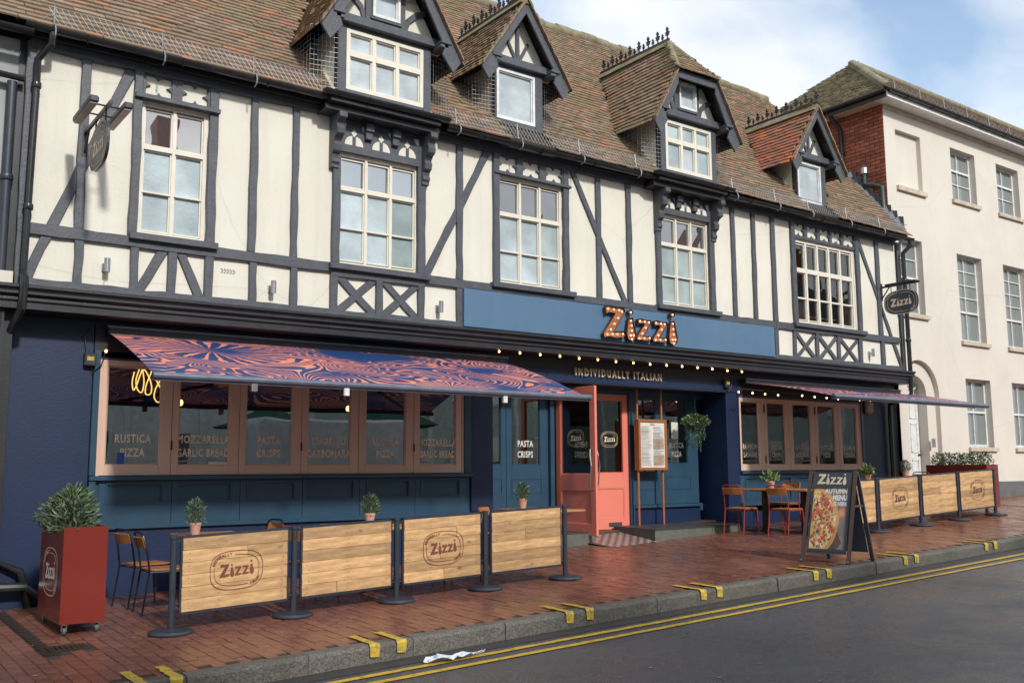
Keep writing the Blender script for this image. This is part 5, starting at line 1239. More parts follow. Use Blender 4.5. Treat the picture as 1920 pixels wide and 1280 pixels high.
# ================================================================== LEFT NEIGHBOUR
NB = thing('grey_neighbour_building', 'grey painted building with black pipe at the far left edge', 'building', (.5, 0, .2))
mb = MB(); mb.box(-6, XL-.09, -.18, .3, 3.25, 6.12); mb.box(-6, XL-.02, .02, .3, 0, 3.3); mb.build('wall', neu_g, NB)
mb = MB(); mb.box(XL-.09, XL-.002, -.20, .3, .1, 6.15); mb.build('corner_board', black_m, NB)
mb = MB(); mb.box(-6, XL-.05, -.34, -.17, 3.45, 3.62); mb.box(-6, XL-.07, -.30, -.17, 3.30, 3.448); mb.build('shop_cornice', plaster2, NB)
xn = X(14, 300, -.26)
pipe('downpipe', [(xn, -.26, 5.62), (xn, -.26, 3.2), (xn-.06, -.26, .2)], .05, m=slate, parent=NB, collars=[(xn, -.26, 4.6)])
gutter('gutter', -4, XL-.02, -.50, 6.12, NB); mb = MB(); mb.tube([(-3, -.30, 5.78), (XL-.05, -.30, 5.66)], .035, 8); mb.build('pipe_run', gutter_m, NB)
mb = MB(); mb.box(-6, XL-.10, -.30, .02, .0, 3.28); mb.build('dark_shopfront', black_m, NB)
# drain channel and gully grate in the paving
DC = thing('drain_channel', 'long slotted iron drain channel in the paving beside the red planter', 'drain', (1.66, -1.6, gz(1.66, -1.6)))
mb = MB(); mb.hprism([(1.60, -2.68), (1.73, -2.68), (1.73, -.2), (1.60, -.2)], lambda x, y: gz(x, y)-.02, lambda x, y: gz(x, y)-.004); mb.build('frame', iron_m, DC)
for k in range(24):
    y_ = -2.62+k*.1; MB().box(1.615, 1.715, y_-.03, y_+.03, gz(1.66, y_)-.003, gz(1.66, y_)+.002).build('grate_bar', iron_m, DC)
p = G(127, 1213); GG = thing('gully_grate', 'small square cast iron gully grate at the end of the drain channel', 'drain', (p.x, p.y, p.z))
mb = MB(); mb.hprism([(p.x-.15, p.y-.11), (p.x+.15, p.y-.11), (p.x+.15, p.y+.11), (p.x-.15, p.y+.11)], lambda x, y: gz(x, y)-.03, lambda x, y: gz(x, y)-.018)
for a, b, c_, d_ in ((-.15, .15, -.12, -.09), (-.15, .15, .09, .12), (-.15, -.125, -.09, .09), (.125, .15, -.09, .09)): mb.box(p.x+a, p.x+b, p.y+c_, p.y+d_, p.z-.02, p.z+.004)
mb.build('frame', iron_m, GG)
for k in range(7): MB().box(p.x-.12+k*.037, p.x-.10+k*.037, p.y-.09, p.y+.09, p.z-.02, p.z+.003).build('grate_bar', iron_m, GG)

# ================================================================== AWNINGS
def awning(name, label, xa, xb, zt, yo, zb, arms):
    T = thing(name, label, 'awning', ((xa+xb)/2, -.1, zt)); L_ = math.hypot(yo+.12, zt-zb)
    me = MB(); nx_, ny_ = 24, 10; xs0 = -(xb-xa)/2
    for i in range(nx_+1):
        for j in range(ny_+1):
            t = j/ny_; x_ = xs0+(xb-xa)*i/nx_; me.v.append((x_, t*L_, -.035*math.sin(math.pi*t)*(.6+.4*math.sin(i*.9))))
    for i in range(nx_):
        for j in range(ny_): me.f.append((i*(ny_+1)+j, (i+1)*(ny_+1)+j, (i+1)*(ny_+1)+j+1, i*(ny_+1)+j+1))
    o = link('canopy', me.mesh('canopy', awn_m), T, world=False)
    # local frame: x along the wall, y outward and down
    d = V((0, yo+.12, zb-zt)).normalized(); n = V((1, 0, 0)).cross(d)
    o.matrix_local = Matrix(((1, d.x, n.x, 0), (0, d.y, n.y, 0), (0, d.z, n.z, 0), (0, 0, 0, 1)))
    for p in o.data.polygons: p.use_smooth = True
    MB().box(xa-.02, xb+.02, -.14, -.012, zt-.02, zt+.07).build('cassette', black_m, T, bevel=.01)
    MB().box(xa-.03, xb+.03, -.15, -.13, zt+.055, zt+.075).build('cassette_trim', alu, T)
    f = MB(); f.tube([(xa-.02, yo, zb-.01), (xb+.05, yo, zb-.01)], .035, 10); f.box(xa-.02, xb+.05, yo+.0, yo+.045, zb-.055, zb-.012); f.build('front_bar', alu, T, smooth=True)
    for (x0, xe, xf) in arms:
        f = MB(); f.beam((x0, -.12, zt-.10), (xe, (yo-.1)*.5, (zt+zb)/2-.10), .05, .035); f.build('folding_arm', black_m, T, bevel=.008)
        f = MB(); f.beam((xe, (yo-.1)*.5, (zt+zb)/2-.105), (xf, yo+.04, zb-.05), .045, .03); f.lathe([(.03, -.03), (.035, 0), (.03, .03)], (xe, (yo-.1)*.5, (zt+zb)/2-.10), 10); f.build('folding_arm', black_m, T, bevel=.006)
    return T
A1 = awning('awning', 'large navy and coral wave-patterned awning shading the left shop window', 2.585, 7.87, 3.10, -1.86, 2.505, [(3.3, 4.1, 3.0), (7.2, 6.5, 7.55)])
for k, x_ in enumerate((3.55, 4.55, 6.6)): MB().box(x_-.03, x_+.03, -1.87, -1.83, 2.38, 2.47).build('clip', pwhite if k else steel, A1, bevel=.005)
A2 = awning('awning', 'smaller navy and coral wave-patterned awning over the right shop window', 12.95, 17.55, 3.06, -1.86, 2.73, [(13.6, 14.6, 13.4), (16.9, 15.8, 17.2)])

# ================================================================== SIGNS
SB = thing('fascia_sign', 'long blue fascia board with illuminated copper bulb letters over the entrance', 'sign', (10, -.33, 3.8))
ys = -.335; xsa, xsb = X(870.5, 570, ys), X(1452.4, 630, ys); zsa, zsb = Z(868, 610, ys), Z(870, 534, ys)
MB().box(xsa, xsb, ys, -.30, 3.515, 4.035).build('sign_board', signblue, SB, bevel=.004)
MB().box(xsa+.01, xsb-.01, -.2995, YU-.001, 3.52, 4.03).build('backing', black_m, SB)
zx0, zz0 = W(1133, 629, ys-.06); lh = .47; ltm = M('copper_letter', (.55, .20, .09), .4, metal=.4, bump=.05); lts = M('letter_side', (.10, .045, .03), .5, metal=.3)
wz = X(1268, 620, ys-.06)-zx0; ks_ = wz/2.75
for li, polys in enumerate(zizzi()):
    rim = MB(); face = MB()
    for P_ in polys:
        q = [(zx0+a*ks_, 3.555+b*lh) for a, b in P_]; n = len(q)
        face.add([(a, ys-.055, b) for a, b in q], [tuple(range(n))])
        cxx = sum(a for a, b in q)/n; czz = sum(b for a, b in q)/n
        rim.add([(a, ys-.085, b) for a, b in q]+[(a, ys-.03, b) for a, b in q], [(i, (i+1) % n, n+(i+1) % n, n+i) for i in range(n)])
    fo = face.build('sign_letter', ltm, SB); rim.build('letter_rim', lts, fo)
    # bulbs along the strokes
    pts = []
    o_ = {0: 0, 1: .93, 2: 1.20, 3: 1.82, 4: 2.55}[li]
    if li in (0, 2, 3):
        w_, h_ = (1, 1) if li == 0 else (.72, .70)
        pl = [(.12, .90), (.33, .90), (.52, .90), (.62, .86), (.48, .64), (.34, .44), (.20, .25), (.08, .08), (.26, .10), (.44, .11), (.64, .14)] if li == 0 else [(.13, .89), (.38, .89), (.6, .88), (.42, .60), (.24, .32), (.08, .08), (.34, .11), (.62, .14)]
        pts = [(o_+a*w_, b*h_) for a, b in pl]
    elif li == 1: pts = [(o_+.03, .60), (o_+.04, .44), (o_+.05, .28), (o_+.0, .12), (o_+.11, .13), (o_+.05, 0), (o_+.03, .88)]
    else: pts = [(o_+.03, .66), (o_+.04, .48), (o_+.05, .30), (o_+.0, .12), (o_+.11, .13), (o_+.05, 0), (o_+.03, .97)]
    for a, b in pts: MB().ball((zx0+a*ks_, ys-.085, 3.555+b*lh), .012, 6).build('bulb', halo_m, fo)
FT = thing('raised_lettering', 'small beige raised lettering on the shaded fascia under the bulbs', 'sign', (11, 0, 3))
t = MB(); x0_, z0_ = W(1078, 698, -.03); x1_, z1_ = W(1239, 710, -.03); gsh = glyph('INDIVIDUALLY ITALIAN', .03, .62, 1.25); sc_ = (x1_-x0_)/(gsh[2])
sc_ = .165; gsh = glyph('INDIVIDUALLY ITALIAN', .012, (x1_-x0_)/(sc_*glyph('INDIVIDUALLY ITALIAN', .012, 1, 1.5)[2]), 1.5); put2d(t, gsh, ((x0_+x1_)/2, -.05, 2.995), EX, EZ, sc_); o = t.build('letters', cream_let, FT); so_ = o.modifiers.new('depth', 'SOLIDIFY'); so_.thickness = .03; so_.offset = -1
# hanging signs
def hanging(label, x, yc, zc, light):
    T = thing('hanging_sign', label, 'sign', (x, YU, zc+.3)); hw_, hh_ = .355, .225
    b = MB(); pts = [superell(2*math.pi*k/40, hw_, hh_) for k in range(40)]
    b.prismx([(yc+p[0], zc+p[1]) for p in pts], x-.014, x+.014); bd = b.build('board', M('sign_face_navy', (.035, .045, .065), .4) if 'sign_face_navy' not in MATS else MATS['sign_face_navy'], T, fix=True)
    for s_ in (-1, 1):
        t = MB(); put2d(t, OVAL, (x+s_*.0165, yc, zc), V((0, -s_*-1, 0)) if s_ > 0 else V((0, -1, 0)), EZ, .335); t.build('sign_logo', cream_let, bd)
    f = MB(); f.beam((x, YU-.02, zc+.34), (x, yc-.40, zc+.34), .03, .035); f.box(x-.03, x+.03, YU-.05, YU-.03, zc+.08, zc+.42); f.tube([(x, YU-.05, zc+.12), (x, YU-.22, zc+.33)], .012, 6); f.build('bracket', black_m, T)
    for q in (-.2, .2): MB().tube([(x, yc+q, zc+.33), (x, yc+q, zc+.19)], .009, 6).build('hanger', black_m, T)
    if light:
        for s_ in (-1, 1):
            f = MB(); f.prismx([(0, 0)]*0 or [(yc-.42, zc+.30), (yc+.32, zc+.30), (yc+.32, zc+.37), (yc-.42, zc+.37)], x+s_*.16-.045, x+s_*.16+.045); lo_ = f.build('trough_lamp', slate, T, bevel=.015)
            MB().box(x+s_*.16-.035, x+s_*.16+.035, yc-.40, yc+.30, zc+.292, zc+.2985).build('diffuser', M('lamp_diffuser', (.55, .42, .33), .5) if 'lamp_diffuser' not in MATS else MATS['lamp_diffuser'], lo_)
            MB().tube([(x, yc+.1, zc+.36), (x+s_*.16, yc+.1, zc+.36)], .009, 6).build('lamp_arm', black_m, T); MB().tube([(x, yc-.2, zc+.36), (x+s_*.16, yc-.2, zc+.36)], .009, 6).build('lamp_arm', black_m, T)
    else:
        f = MB(); f.box(x-.05, x+.05, yc-.34, yc+.30, zc+.355, zc+.385); f.build('trough_lamp', black_m, T)
pL = atx(190, 276, 2.16)
hanging('oval dark hanging sign seen nearly edge-on between two trough lamps at the left end', 2.2, -.97, 4.87, True)
hanging('oval navy hanging sign with cream lettering on a bracket at the right end', 16.85, -.70, 4.76, False)
# wall lights
for (u, v, lb) in ((201, 497, 'steel cylinder wall light below the hanging sign near the left downpipe'), (513, 538, 'steel cylinder wall light on the plaster just left of the crossed timbers'), (827, 575, 'steel cylinder wall light just left of the blue fascia board'), (1637, 661, 'steel cylinder wall light right of the three crossed timber panels')):
    x_, z_ = W(u, v, YU-.09); T = thing('wall_light', lb, 'wall light', (x_, YU, z_), group='steel wall lights along the upper storey')
    f = MB(); f.cyl((x_, YU-.09, z_-.075), (x_, YU-.09, z_+.075), .032, 14); f.build('lamp_tube', steel, T, smooth=True)
    MB().box(x_-.035, x_+.035, YU-.02, YU-.0, z_-.06, z_+.03).build('mounting_plate', steel, T, bevel=.004); MB().box(x_-.012, x_+.012, YU-.07, YU-.019, z_-.03, z_-.005).build('arm', steel, T)
    MB().tube([(x_+.0, YU-.012, z_-.05), (x_-.005, YU-.008, z_-.2), (x_+.02, YU-.045, 3.50)], .005, 5).build('cable', sill_cream, T)
# festoon bulbs
def bulb(parent, p, s=.015):
    MB().lathe([(.010, .055), (.012, .02), (.010, .018)], p, 8).build('bulb_holder', black_m, parent)
    MB().ball((p[0], p[1], p[2]-.006), s, 8, s*1.2).build('bulb', bulb_m, parent)
T = thing('string_lights', 'string of warm festoon bulbs under the black cornice above the entrance', 'string lights', (10.5, -.33, 3.2))
bp = [(936, 658), (975, 660.7), (1013, 664), (1050, 667), (1086, 671), (1121, 673.5), (1155, 677), (1187.7, 679.5), (1219, 682), (1250, 684), (1279, 686), (1308, 688.5), (1335.7, 691), (1364, 694), (1391, 696)]
cp = []
for (u, v) in bp:
    x_, z_ = W(u, v, -.34); bulb(T, (x_, -.34, z_)); cp += [(x_, -.34, z_+.055), (x_+.15, -.34, z_+.05)]
MB().tube(cp, .006, 5).build('cable', black_m, T)
T = thing('string_lights', 'string of warm festoon bulbs beneath the right awning above the window', 'string lights', (15, -.2, 2.9))
cp = []
for (u, v) in ((1385, 734), (1411, 736), (1434.5, 738), (1459, 740), (1504, 741), (1527.5, 743.5), (1550, 745), (1571.5, 747), (1591, 747.5), (1612, 749), (1632, 750)):
    y_ = -.45+.0; x_, z_ = W(u, v, y_); bulb(T, (x_, y_, z_)); cp.append((x_, y_, z_+.05))
MB().tube(cp, .006, 5).build('cable', black_m, T)
T = thing('wall_bulb', 'single warm bulb glowing under the left end of the large awning', 'lamp', (2.6, -.1, 2.9)); x_, z_ = W(199, 657, -.08); bulb(T, (x_, -.08, z_))
# junction boxes and alarm box
for (u, v, lb) in ((168, 674, 'black cable junction box with a yellow sticker on the navy wall by the large awning'), (1361, 719, 'black cable junction box with a yellow sticker beside the smaller awning')):
    x_, z_ = W(u, v, -.03); T = thing('junction_box', lb, 'electrical box', (x_, 0, z_)); MB().box(x_-.06, x_+.06, -.08, -.013, z_-.07, z_+.07).build('case', slate, T, bevel=.01); MB().box(x_-.035, x_+.035, -.083, -.079, z_-.015, z_+.03).build('sticker', yellow, T)
    f = MB(); f.tube([(x_-.03, -.03, z_+.06), (x_-.06, -.02, z_+.25), (x_+.0, -.02, z_+.35)], .006, 5); f.tube([(x_+.02, -.04, z_-.06), (x_+.03, -.04, z_-.14), (x_+.12, -.04, z_-.05), (x_+.16, -.04, z_+.1)], .007, 5); f.build('cable', black_m, T)
x_, z_ = W(1631, 765, -.07); T = thing('alarm_box', 'beige alarm box on the navy wall at the right end under the awning', 'alarm box', (x_, 0, z_))
MB().box(x_-.10, x_+.12, -.09, -.001, z_-.10, z_+.14).build('case', M('alarm_beige', (.55, .42, .28), .5), T, bevel=.03)
# neon squiggle inside the left window
T = thing('neon_sign', 'yellow looping neon tube sign glowing inside the left end of the big window', 'neon sign', (3, .3, 2.5)); yn = .22
def npath(l): return [V((W(u, v, yn)[0], yn, W(u, v, yn)[1])) for u, v in l]
def smooth_(pts, n=5):
    out = []; m_ = len(pts)
    for i in range(m_-1):
        p0, p1, p2, p3 = pts[max(0, i-1)], pts[i], pts[i+1], pts[min(m_-1, i+2)]
        for k in range(n):
            t = k/n; out.append(.5*((2*p1)+(p2-p0)*t+(2*p0-5*p1+4*p2-p3)*t*t+(-p0+3*p1-3*p2+p3)*t**3))
    return out+[pts[-1]]
for l in ([(252, 697), (248, 715), (250, 731), (256, 722), (262, 705), (268, 690)], [(262, 690), (255, 712), (258, 730), (266, 735), (270, 715), (268, 692), (276, 700), (284, 722), (282, 738), (273, 738), (274, 722), (282, 702), (285, 692)], [(289, 692), (292, 710), (301, 728), (304, 745), (296, 754), (289, 744), (292, 728), (300, 712), (298, 700)]):
    f = MB(); f.tube(smooth_(npath(l)), .007, 6); f.build('tube', neon_m, T, smooth=True)

for k, (x_, lb) in enumerate(((3.9, 'added glow bulb on a cord inside the left window, nearest the neon tube'), (6.3, 'added glow bulb on a cord inside the left window, near the navy pier'), (13.6, 'added glow bulb on a cord inside the right window, left one'), (15.4, 'added glow bulb on a cord inside the right window, right one'))):
    T = thing('added_pendant', lb, 'lamp', (x_, 1.6, 2.5)); MB().tube([(x_, 1.6, 3.25), (x_, 1.6, 2.56)], .008, 5).build('cord', black_m, T); bulb(T, (x_, 1.6, 2.5), .035)  # bulbs put in for a warm glow indoors, not known fittings
q = W(227, 848, .018); MB().box(q[0]-.035, q[0]+.035, .0165, .0185, Z(227, 871, .018), Z(227, 848, .018)).build('window_sticker', M('blue_sticker', (.02, .08, .4), .4), LW)
q = W(410, 868, .018); MB().box(q[0]-.12, q[0]+.10, .0165, .0185, Z(410, 871, .018), Z(410, 865.5, .018)).build('window_sticker', paper, LW)

# ================================================================== PLANTS
def leaves(name, parent, c, rad, n, size, m, up=.5, sphere=True, stems=12, droop=0, stemmat=None, aspect=.34, flat=0):
    mb = MB(); c = V(c)
    for i in range(n):
        th = random.uniform(0, 2*math.pi); rr = random.random()**.5; h = random.random()
        prof = math.sin(math.pi*min(1, .18+h*.80))**.6 if sphere else 1
        p = c+V((rad[0]*rr*prof*math.cos(th), rad[1]*rr*prof*math.sin(th), rad[2]*h+random.gauss(0, rad[2]*.05)))
        d = V((math.cos(th)*(rr+.2), math.sin(th)*(rr+.2), up+random.gauss(0, .35)-droop)).normalized(); d = (d+V((random.gauss(0, .35), random.gauss(0, .35), random.gauss(0, .25)))).normalized()
        s_ = d.cross(V((random.gauss(0, 1), random.gauss(0, 1), random.gauss(0, 1)))).normalized(); L_ = size*random.uniform(.6, 1.25); w_ = L_*aspect; nn = d.cross(s_)
        mid = p+d*L_*.45+nn*L_*.06; mb.add([p, mid+s_*w_*.5, p+d*L_-nn*L_*.05, mid-s_*w_*.5], [(0,1,2,3)])
    mb.build(name, m, parent, kind='stuff')
    st = MB()
    for i in range(stems):
        th = random.uniform(0, 2*math.pi); r_ = random.random()**.5; st.tube([c+V((rad[0]*.35*r_*math.cos(th), rad[1]*.5*r_*math.sin(th), -.04)), c+V((rad[0]*.7*r_*math.cos(th), rad[1]*.75*r_*math.sin(th), rad[2]*random.uniform(.5, .95)))], .0045 if rad[2] < .3 else .006, 4, r1=.002)
    st.build('stems', stemmat or stem_m, parent, kind='stuff')
def planter(label, x0, x1, y0, y1, z0, h, logo_side):
    T = thing('planter', label, 'planter', ((x0+x1)/2, (y0+y1)/2, z0)); b = MB(); zb, zt = z0+.085, z0+h
    b.add([(x0, y0, zb), (x1, y0, zb), (x1, y1, zb), (x0, y1, zb), (x0, y0, zt), (x1, y0, zt), (x1, y1, zt), (x0, y1, zt)], [(0,3,2,1), (0,1,5,4), (1,2,6,5), (2,3,7,6), (3,0,4,7)])
    i_ = .02; b.add([(x0, y0, zt), (x1, y0, zt), (x1, y1, zt), (x0, y1, zt), (x0+i_, y0+i_, zt), (x1-i_, y0+i_, zt), (x1-i_, y1-i_, zt), (x0+i_, y1-i_, zt), (x0+i_, y0+i_, zt-.06), (x1-i_, y0+i_, zt-.06), (x1-i_, y1-i_, zt-.06), (x0+i_, y1-i_, zt-.06)],
        [(0,1,5,4), (1,2,6,5), (2,3,7,6), (3,0,4,7), (4,5,9,8), (5,6,10,9), (6,7,11,10), (7,4,8,11)])
    b.build('box', redbox, T); s = MB(); s.box(x0+i_, x1-i_, y0+i_, y1-i_, zt-.09, zt-.045); s.build('soil', soil_m, T)
    for (wx_, wy_) in ((x0+.05, y0+.07), (x1-.05, y0+.07), (x0+.05, y1-.07), (x1-.05, y1-.07)):
        zz = gz(wx_, wy_); c_ = MB(); c_.box(wx_-.02, wx_+.02, wy_-.03, wy_+.03, zb-.012, zb-.001); c_.box(wx_-.022, wx_-.016, wy_-.018, wy_+.018, zz+.035, zb-.01); c_.box(wx_+.016, wx_+.022, wy_-.018, wy_+.018, zz+.035, zb-.01); co = c_.build('caster', steel, T)
        MB().cyl((wx_-.013, wy_, zz+.036), (wx_+.013, wy_, zz+.036), .036, 14).build('wheel', rubber, co, smooth=True)
    if logo_side:
        t = MB(); put2d(t, OVAL, (x0-.003, (y0+y1)/2, z0+h*.55), V((0, -1, 0)), EZ, .30); t.build('planter_logo', white_let, T)
    return T, zt
px1 = 2.21; py0 = -1.97
T, zt = planter('tall oxide-red planter on casters with an olive bush, at the left corner of the terrace', px1-.36, px1, py0, py0+.95, gz(2, -1.5), .90, True)
for k in range(9): leaves('leaves', T, (px1-.18+random.uniform(-.10, .10), py0+.14+k*.085, zt-.06), (.19, .16, random.uniform(.24, .38)), 300, .070, leaf_a if k % 3 else leaf_b, up=.85, stems=5, aspect=.28)
T, zt = planter('long red planter with low box shrubs behind the right-hand barrier, by the cream building', 17.45, 17.86, -1.83, -.65, gz(17.6, -1.2), .86, False)
for k in range(6): leaves('leaves', T, (17.65, -1.70+k*.18, zt-.05), (.16, .14, .26), 380, .045, leaf_a, up=.7, stems=5, aspect=.4)
def pot(label, p, z, h=.115, kind='a'):
    T = thing('potted_plant', label, 'potted plant', (p[0], p[1], z), group='small potted plants on the tables')
    MB().lathe([(.040, 0), (.055, h*.8), (.060, h*.8), (.060, h), (.050, h), (.048, h-.012), (.001, h-.014)], (p[0], p[1], z), 18).build('pot', terracotta, T, smooth=True)
    if kind == 'a': leaves('leaves', T, (p[0], p[1], z+h-.02), (.085, .085, .22), 330, .055, leaf_b, up=1.0, stems=8, aspect=.22)
    elif kind == 'b': leaves('leaves', T, (p[0], p[1], z+h-.02), (.085, .085, .20), 300, .05, leaf_a, up=1.0, stems=8, aspect=.25)
    else: leaves('leaves', T, (p[0], p[1], z+h-.03), (.10, .10, .13), 60, .12, leaf_c, up=.9, stems=3, aspect=.4)
# ================================================================== FURNITURE
def chair(name, label, frame, group):
    T = thing(name, label, 'chair', (0, 0, 0), group=group); r_ = .010; w_ = .185; d_ = .19; sh = .44
    # local: sitter faces +x
    for s_ in (-1, 1):
        MB().tube([(-d_-.06, s_*w_, 0), (-d_-.0, s_*w_*.97, sh*.95), (-d_-.03, s_*w_*.95, .62)], r_, 7).build('leg', frame, T, smooth=True)
        MB().tube([(d_+.03, s_*w_, 0), (d_-.01, s_*w_*.97, sh-.01)], r_, 7).build('leg', frame, T, smooth=True)
    f = MB(); f.tube([(-d_-.03, -w_*.95, .62), (-d_-.07, -w_*.93, .76), (-d_-.075, -w_*.85, .785), (-d_-.085, -w_*.6, .80), (-d_-.085, w_*.6, .80), (-d_-.075, w_*.85, .785), (-d_-.07, w_*.93, .76), (-d_-.03, w_*.95, .62)], r_, 7); f.build('back_frame', frame, T, smooth=True)
    f = MB(); f.tube([(-d_, -w_*.96, sh-.03), (d_, -w_*.96, sh-.03), (d_, w_*.96, sh-.03), (-d_, w_*.96, sh-.03)], .008, 6, True); f.build('seat_rail', frame, T, smooth=True)
    b = MB(); n = 8; vs = []
    for k in range(n+1):
        t = k/n; y_ = -w_*.95+2*w_*.95*t; bx = -d_-.055-.035*math.sin(math.pi*t); vs += [(bx, y_, .655), (bx-.03, y_, .755), (bx-.018, y_, .76), (bx+.012, y_, .655)]
    fs = []
    for k in range(n): fs += [(4*k+i, 4*k+(i+1) % 4, 4*k+4+(i+1) % 4, 4*k+4+i) for i in range(4)]
    fs += [(3,2,1,0), (4*n, 4*n+1, 4*n+2, 4*n+3)]; b.add(vs, fs).build('backrest', seatwood, T, fix=True)
    s = MB(); pts = [(d_+.015, -w_*.9), (d_+.02, 0), (d_+.015, w_*.9), (d_-.05, w_+.005), (-d_+.03, w_*.93), (-d_-.01, w_*.6), (-d_-.01, -w_*.6), (-d_+.03, -w_*.93), (d_-.05, -w_-.005)]
    s.hprism(pts, sh-.018, sh); s.build('seat', seatwood, T, bevel=.005, fix=True); return T
def placechair(proto, used, x, y, rz_, label):
    c = proto if not used else copytree(proto)
    c.location = (x, y, gz(x, y)); c.rotation_euler = (0, 0, rz_); c.scale = (.95, .95, .95); c['label'] = label; return c
lab = chair('bistro_chair', 'x', blackmetal, 'black-framed bistro chairs on the left terrace')
placechair(lab, 0, 2.86, -.80, R(10), 'black tube chair with orange wood seat, nearest to the red planter and the wall')
placechair(lab, 1, 2.90, -1.33, R(-2), 'black tube chair with its wooden back right against the first barrier post')
placechair(lab, 1, 3.98, -.85, R(185), 'black tube chair whose top shows above the first plank barrier behind the pot')
placechair(lab, 1, 7.05, -1.15, R(-60), 'black tube chair behind the pot at the teal entrance screen')
placechair(lab, 1, 5.98, -1.75, R(170), 'black tube chair with its corner poking up beside the navy pier')
rch = chair('bistro_chair', 'x', redmetal, 'red-framed bistro chairs outside')
RC = [(4.15, -1.95, 15, 'red tube chair edge showing over the second plank barrier, left of the pot'), (5.55, -1.85, 160, 'red tube chair top just right of the pot over the second barrier'),
      (11.77, -.92, 8, 'red tube chair left of the right-hand table, closest to the entrance step'), (12.05, -1.55, 4, 'red tube chair at the near corner of the right-hand table'),
      (12.95, -.80, 186, 'red tube chair on the far side of the right-hand table, next to the pot'), (13.15, -1.40, 176, 'red tube chair partly hidden by the sandwich board, facing the table'),
      (14.2, -.8, 10, 'red tube chair showing behind the sandwich board and the first right barrier'), (16.6, -.9, 180, 'red tube chair top by the last pot near the white door')]
for k, (x_, y_, a_, lb) in enumerate(RC): placechair(rch, k, x_, y_, R(a_), lb)
def table(label, x0, x1, y0, y1, peds):
    cx_, cy_ = (x0+x1)/2, (y0+y1)/2; z0 = gz(cx_, cy_); T = thing('cafe_table', label, 'table', (cx_, cy_, z0), group='cafe tables outside'); ht = .675
    MB().box(x0, x1, y0, y1, z0+ht-.028, z0+ht).build('table_top', tabwood, T, bevel=.005)
    for (a, b) in peds:
        f = MB(); f.box(a-.035, a+.035, b-.035, b+.035, gz(a, b)+.02, z0+ht-.04); f.box(a-.16, a+.16, b-.16, b+.16, z0+ht-.04, z0+ht-.0285); f.build('pedestal', blackmetal, T, bevel=.004)
        f = MB(); f.beam((a-.24, b-.24, gz(a, b)+.012), (a+.24, b+.24, gz(a, b)+.014), .05, .018); f.beam((a-.24, b+.24, gz(a, b)+.015), (a+.24, b-.24, gz(a, b)+.013), .05, .018); f.build('foot', blackmetal, T)
    return z0+ht
z_ = table('wooden cafe table behind the first plank barrier', 3.15, 3.80, -1.75, -.65, [(3.48, -1.2)]); pot('grey-green sprig in a pink pot, leftmost, above the first plank barrier', (3.22, -1.22), z_, .13, 'a')
z_ = table('wooden cafe table behind the second plank barrier', 4.7, 5.4, -2.05, -.95, [(5.05, -1.5)]); x_ = 5.0; pot('dark bushy sprig in a pink pot above the post between the second and third barriers', (5.02, -1.52), z_, .13, 'b')
z_ = table('wooden cafe table behind the fourth plank barrier near the coral doors', 7.25, 7.9, -1.75, -.75, [(7.55, -1.25)]); pot('rosemary-like sprig in a pink pot in front of the teal screen', (7.44, -1.06), z_, .13, 'b')
z_ = table('wooden cafe table with black pedestals in front of the right window', 12.15, 12.82, -1.85, -.55, [(12.42, -.85), (12.55, -1.50)]); pot('bright broad-leaved plant in a pink pot on the right-hand table', (12.38, -1.02), z_, .12, 'c')
z_ = table('wooden cafe table hidden behind the sandwich board', 14.5, 15.15, -1.7, -.6, [(14.8, -1.1)]); pot('bright leaves peeping over the top of the sandwich board', (14.78, -1.15), z_, .12, 'c')
z_ = table('wooden cafe table by the last barriers near the white door', 15.75, 16.35, -1.5, -.5, [(16.0, -1.0)]); pot('small dark plant in a pink pot in front of the white panelled door', (16.1, -1.05), z_, .12, 'b')

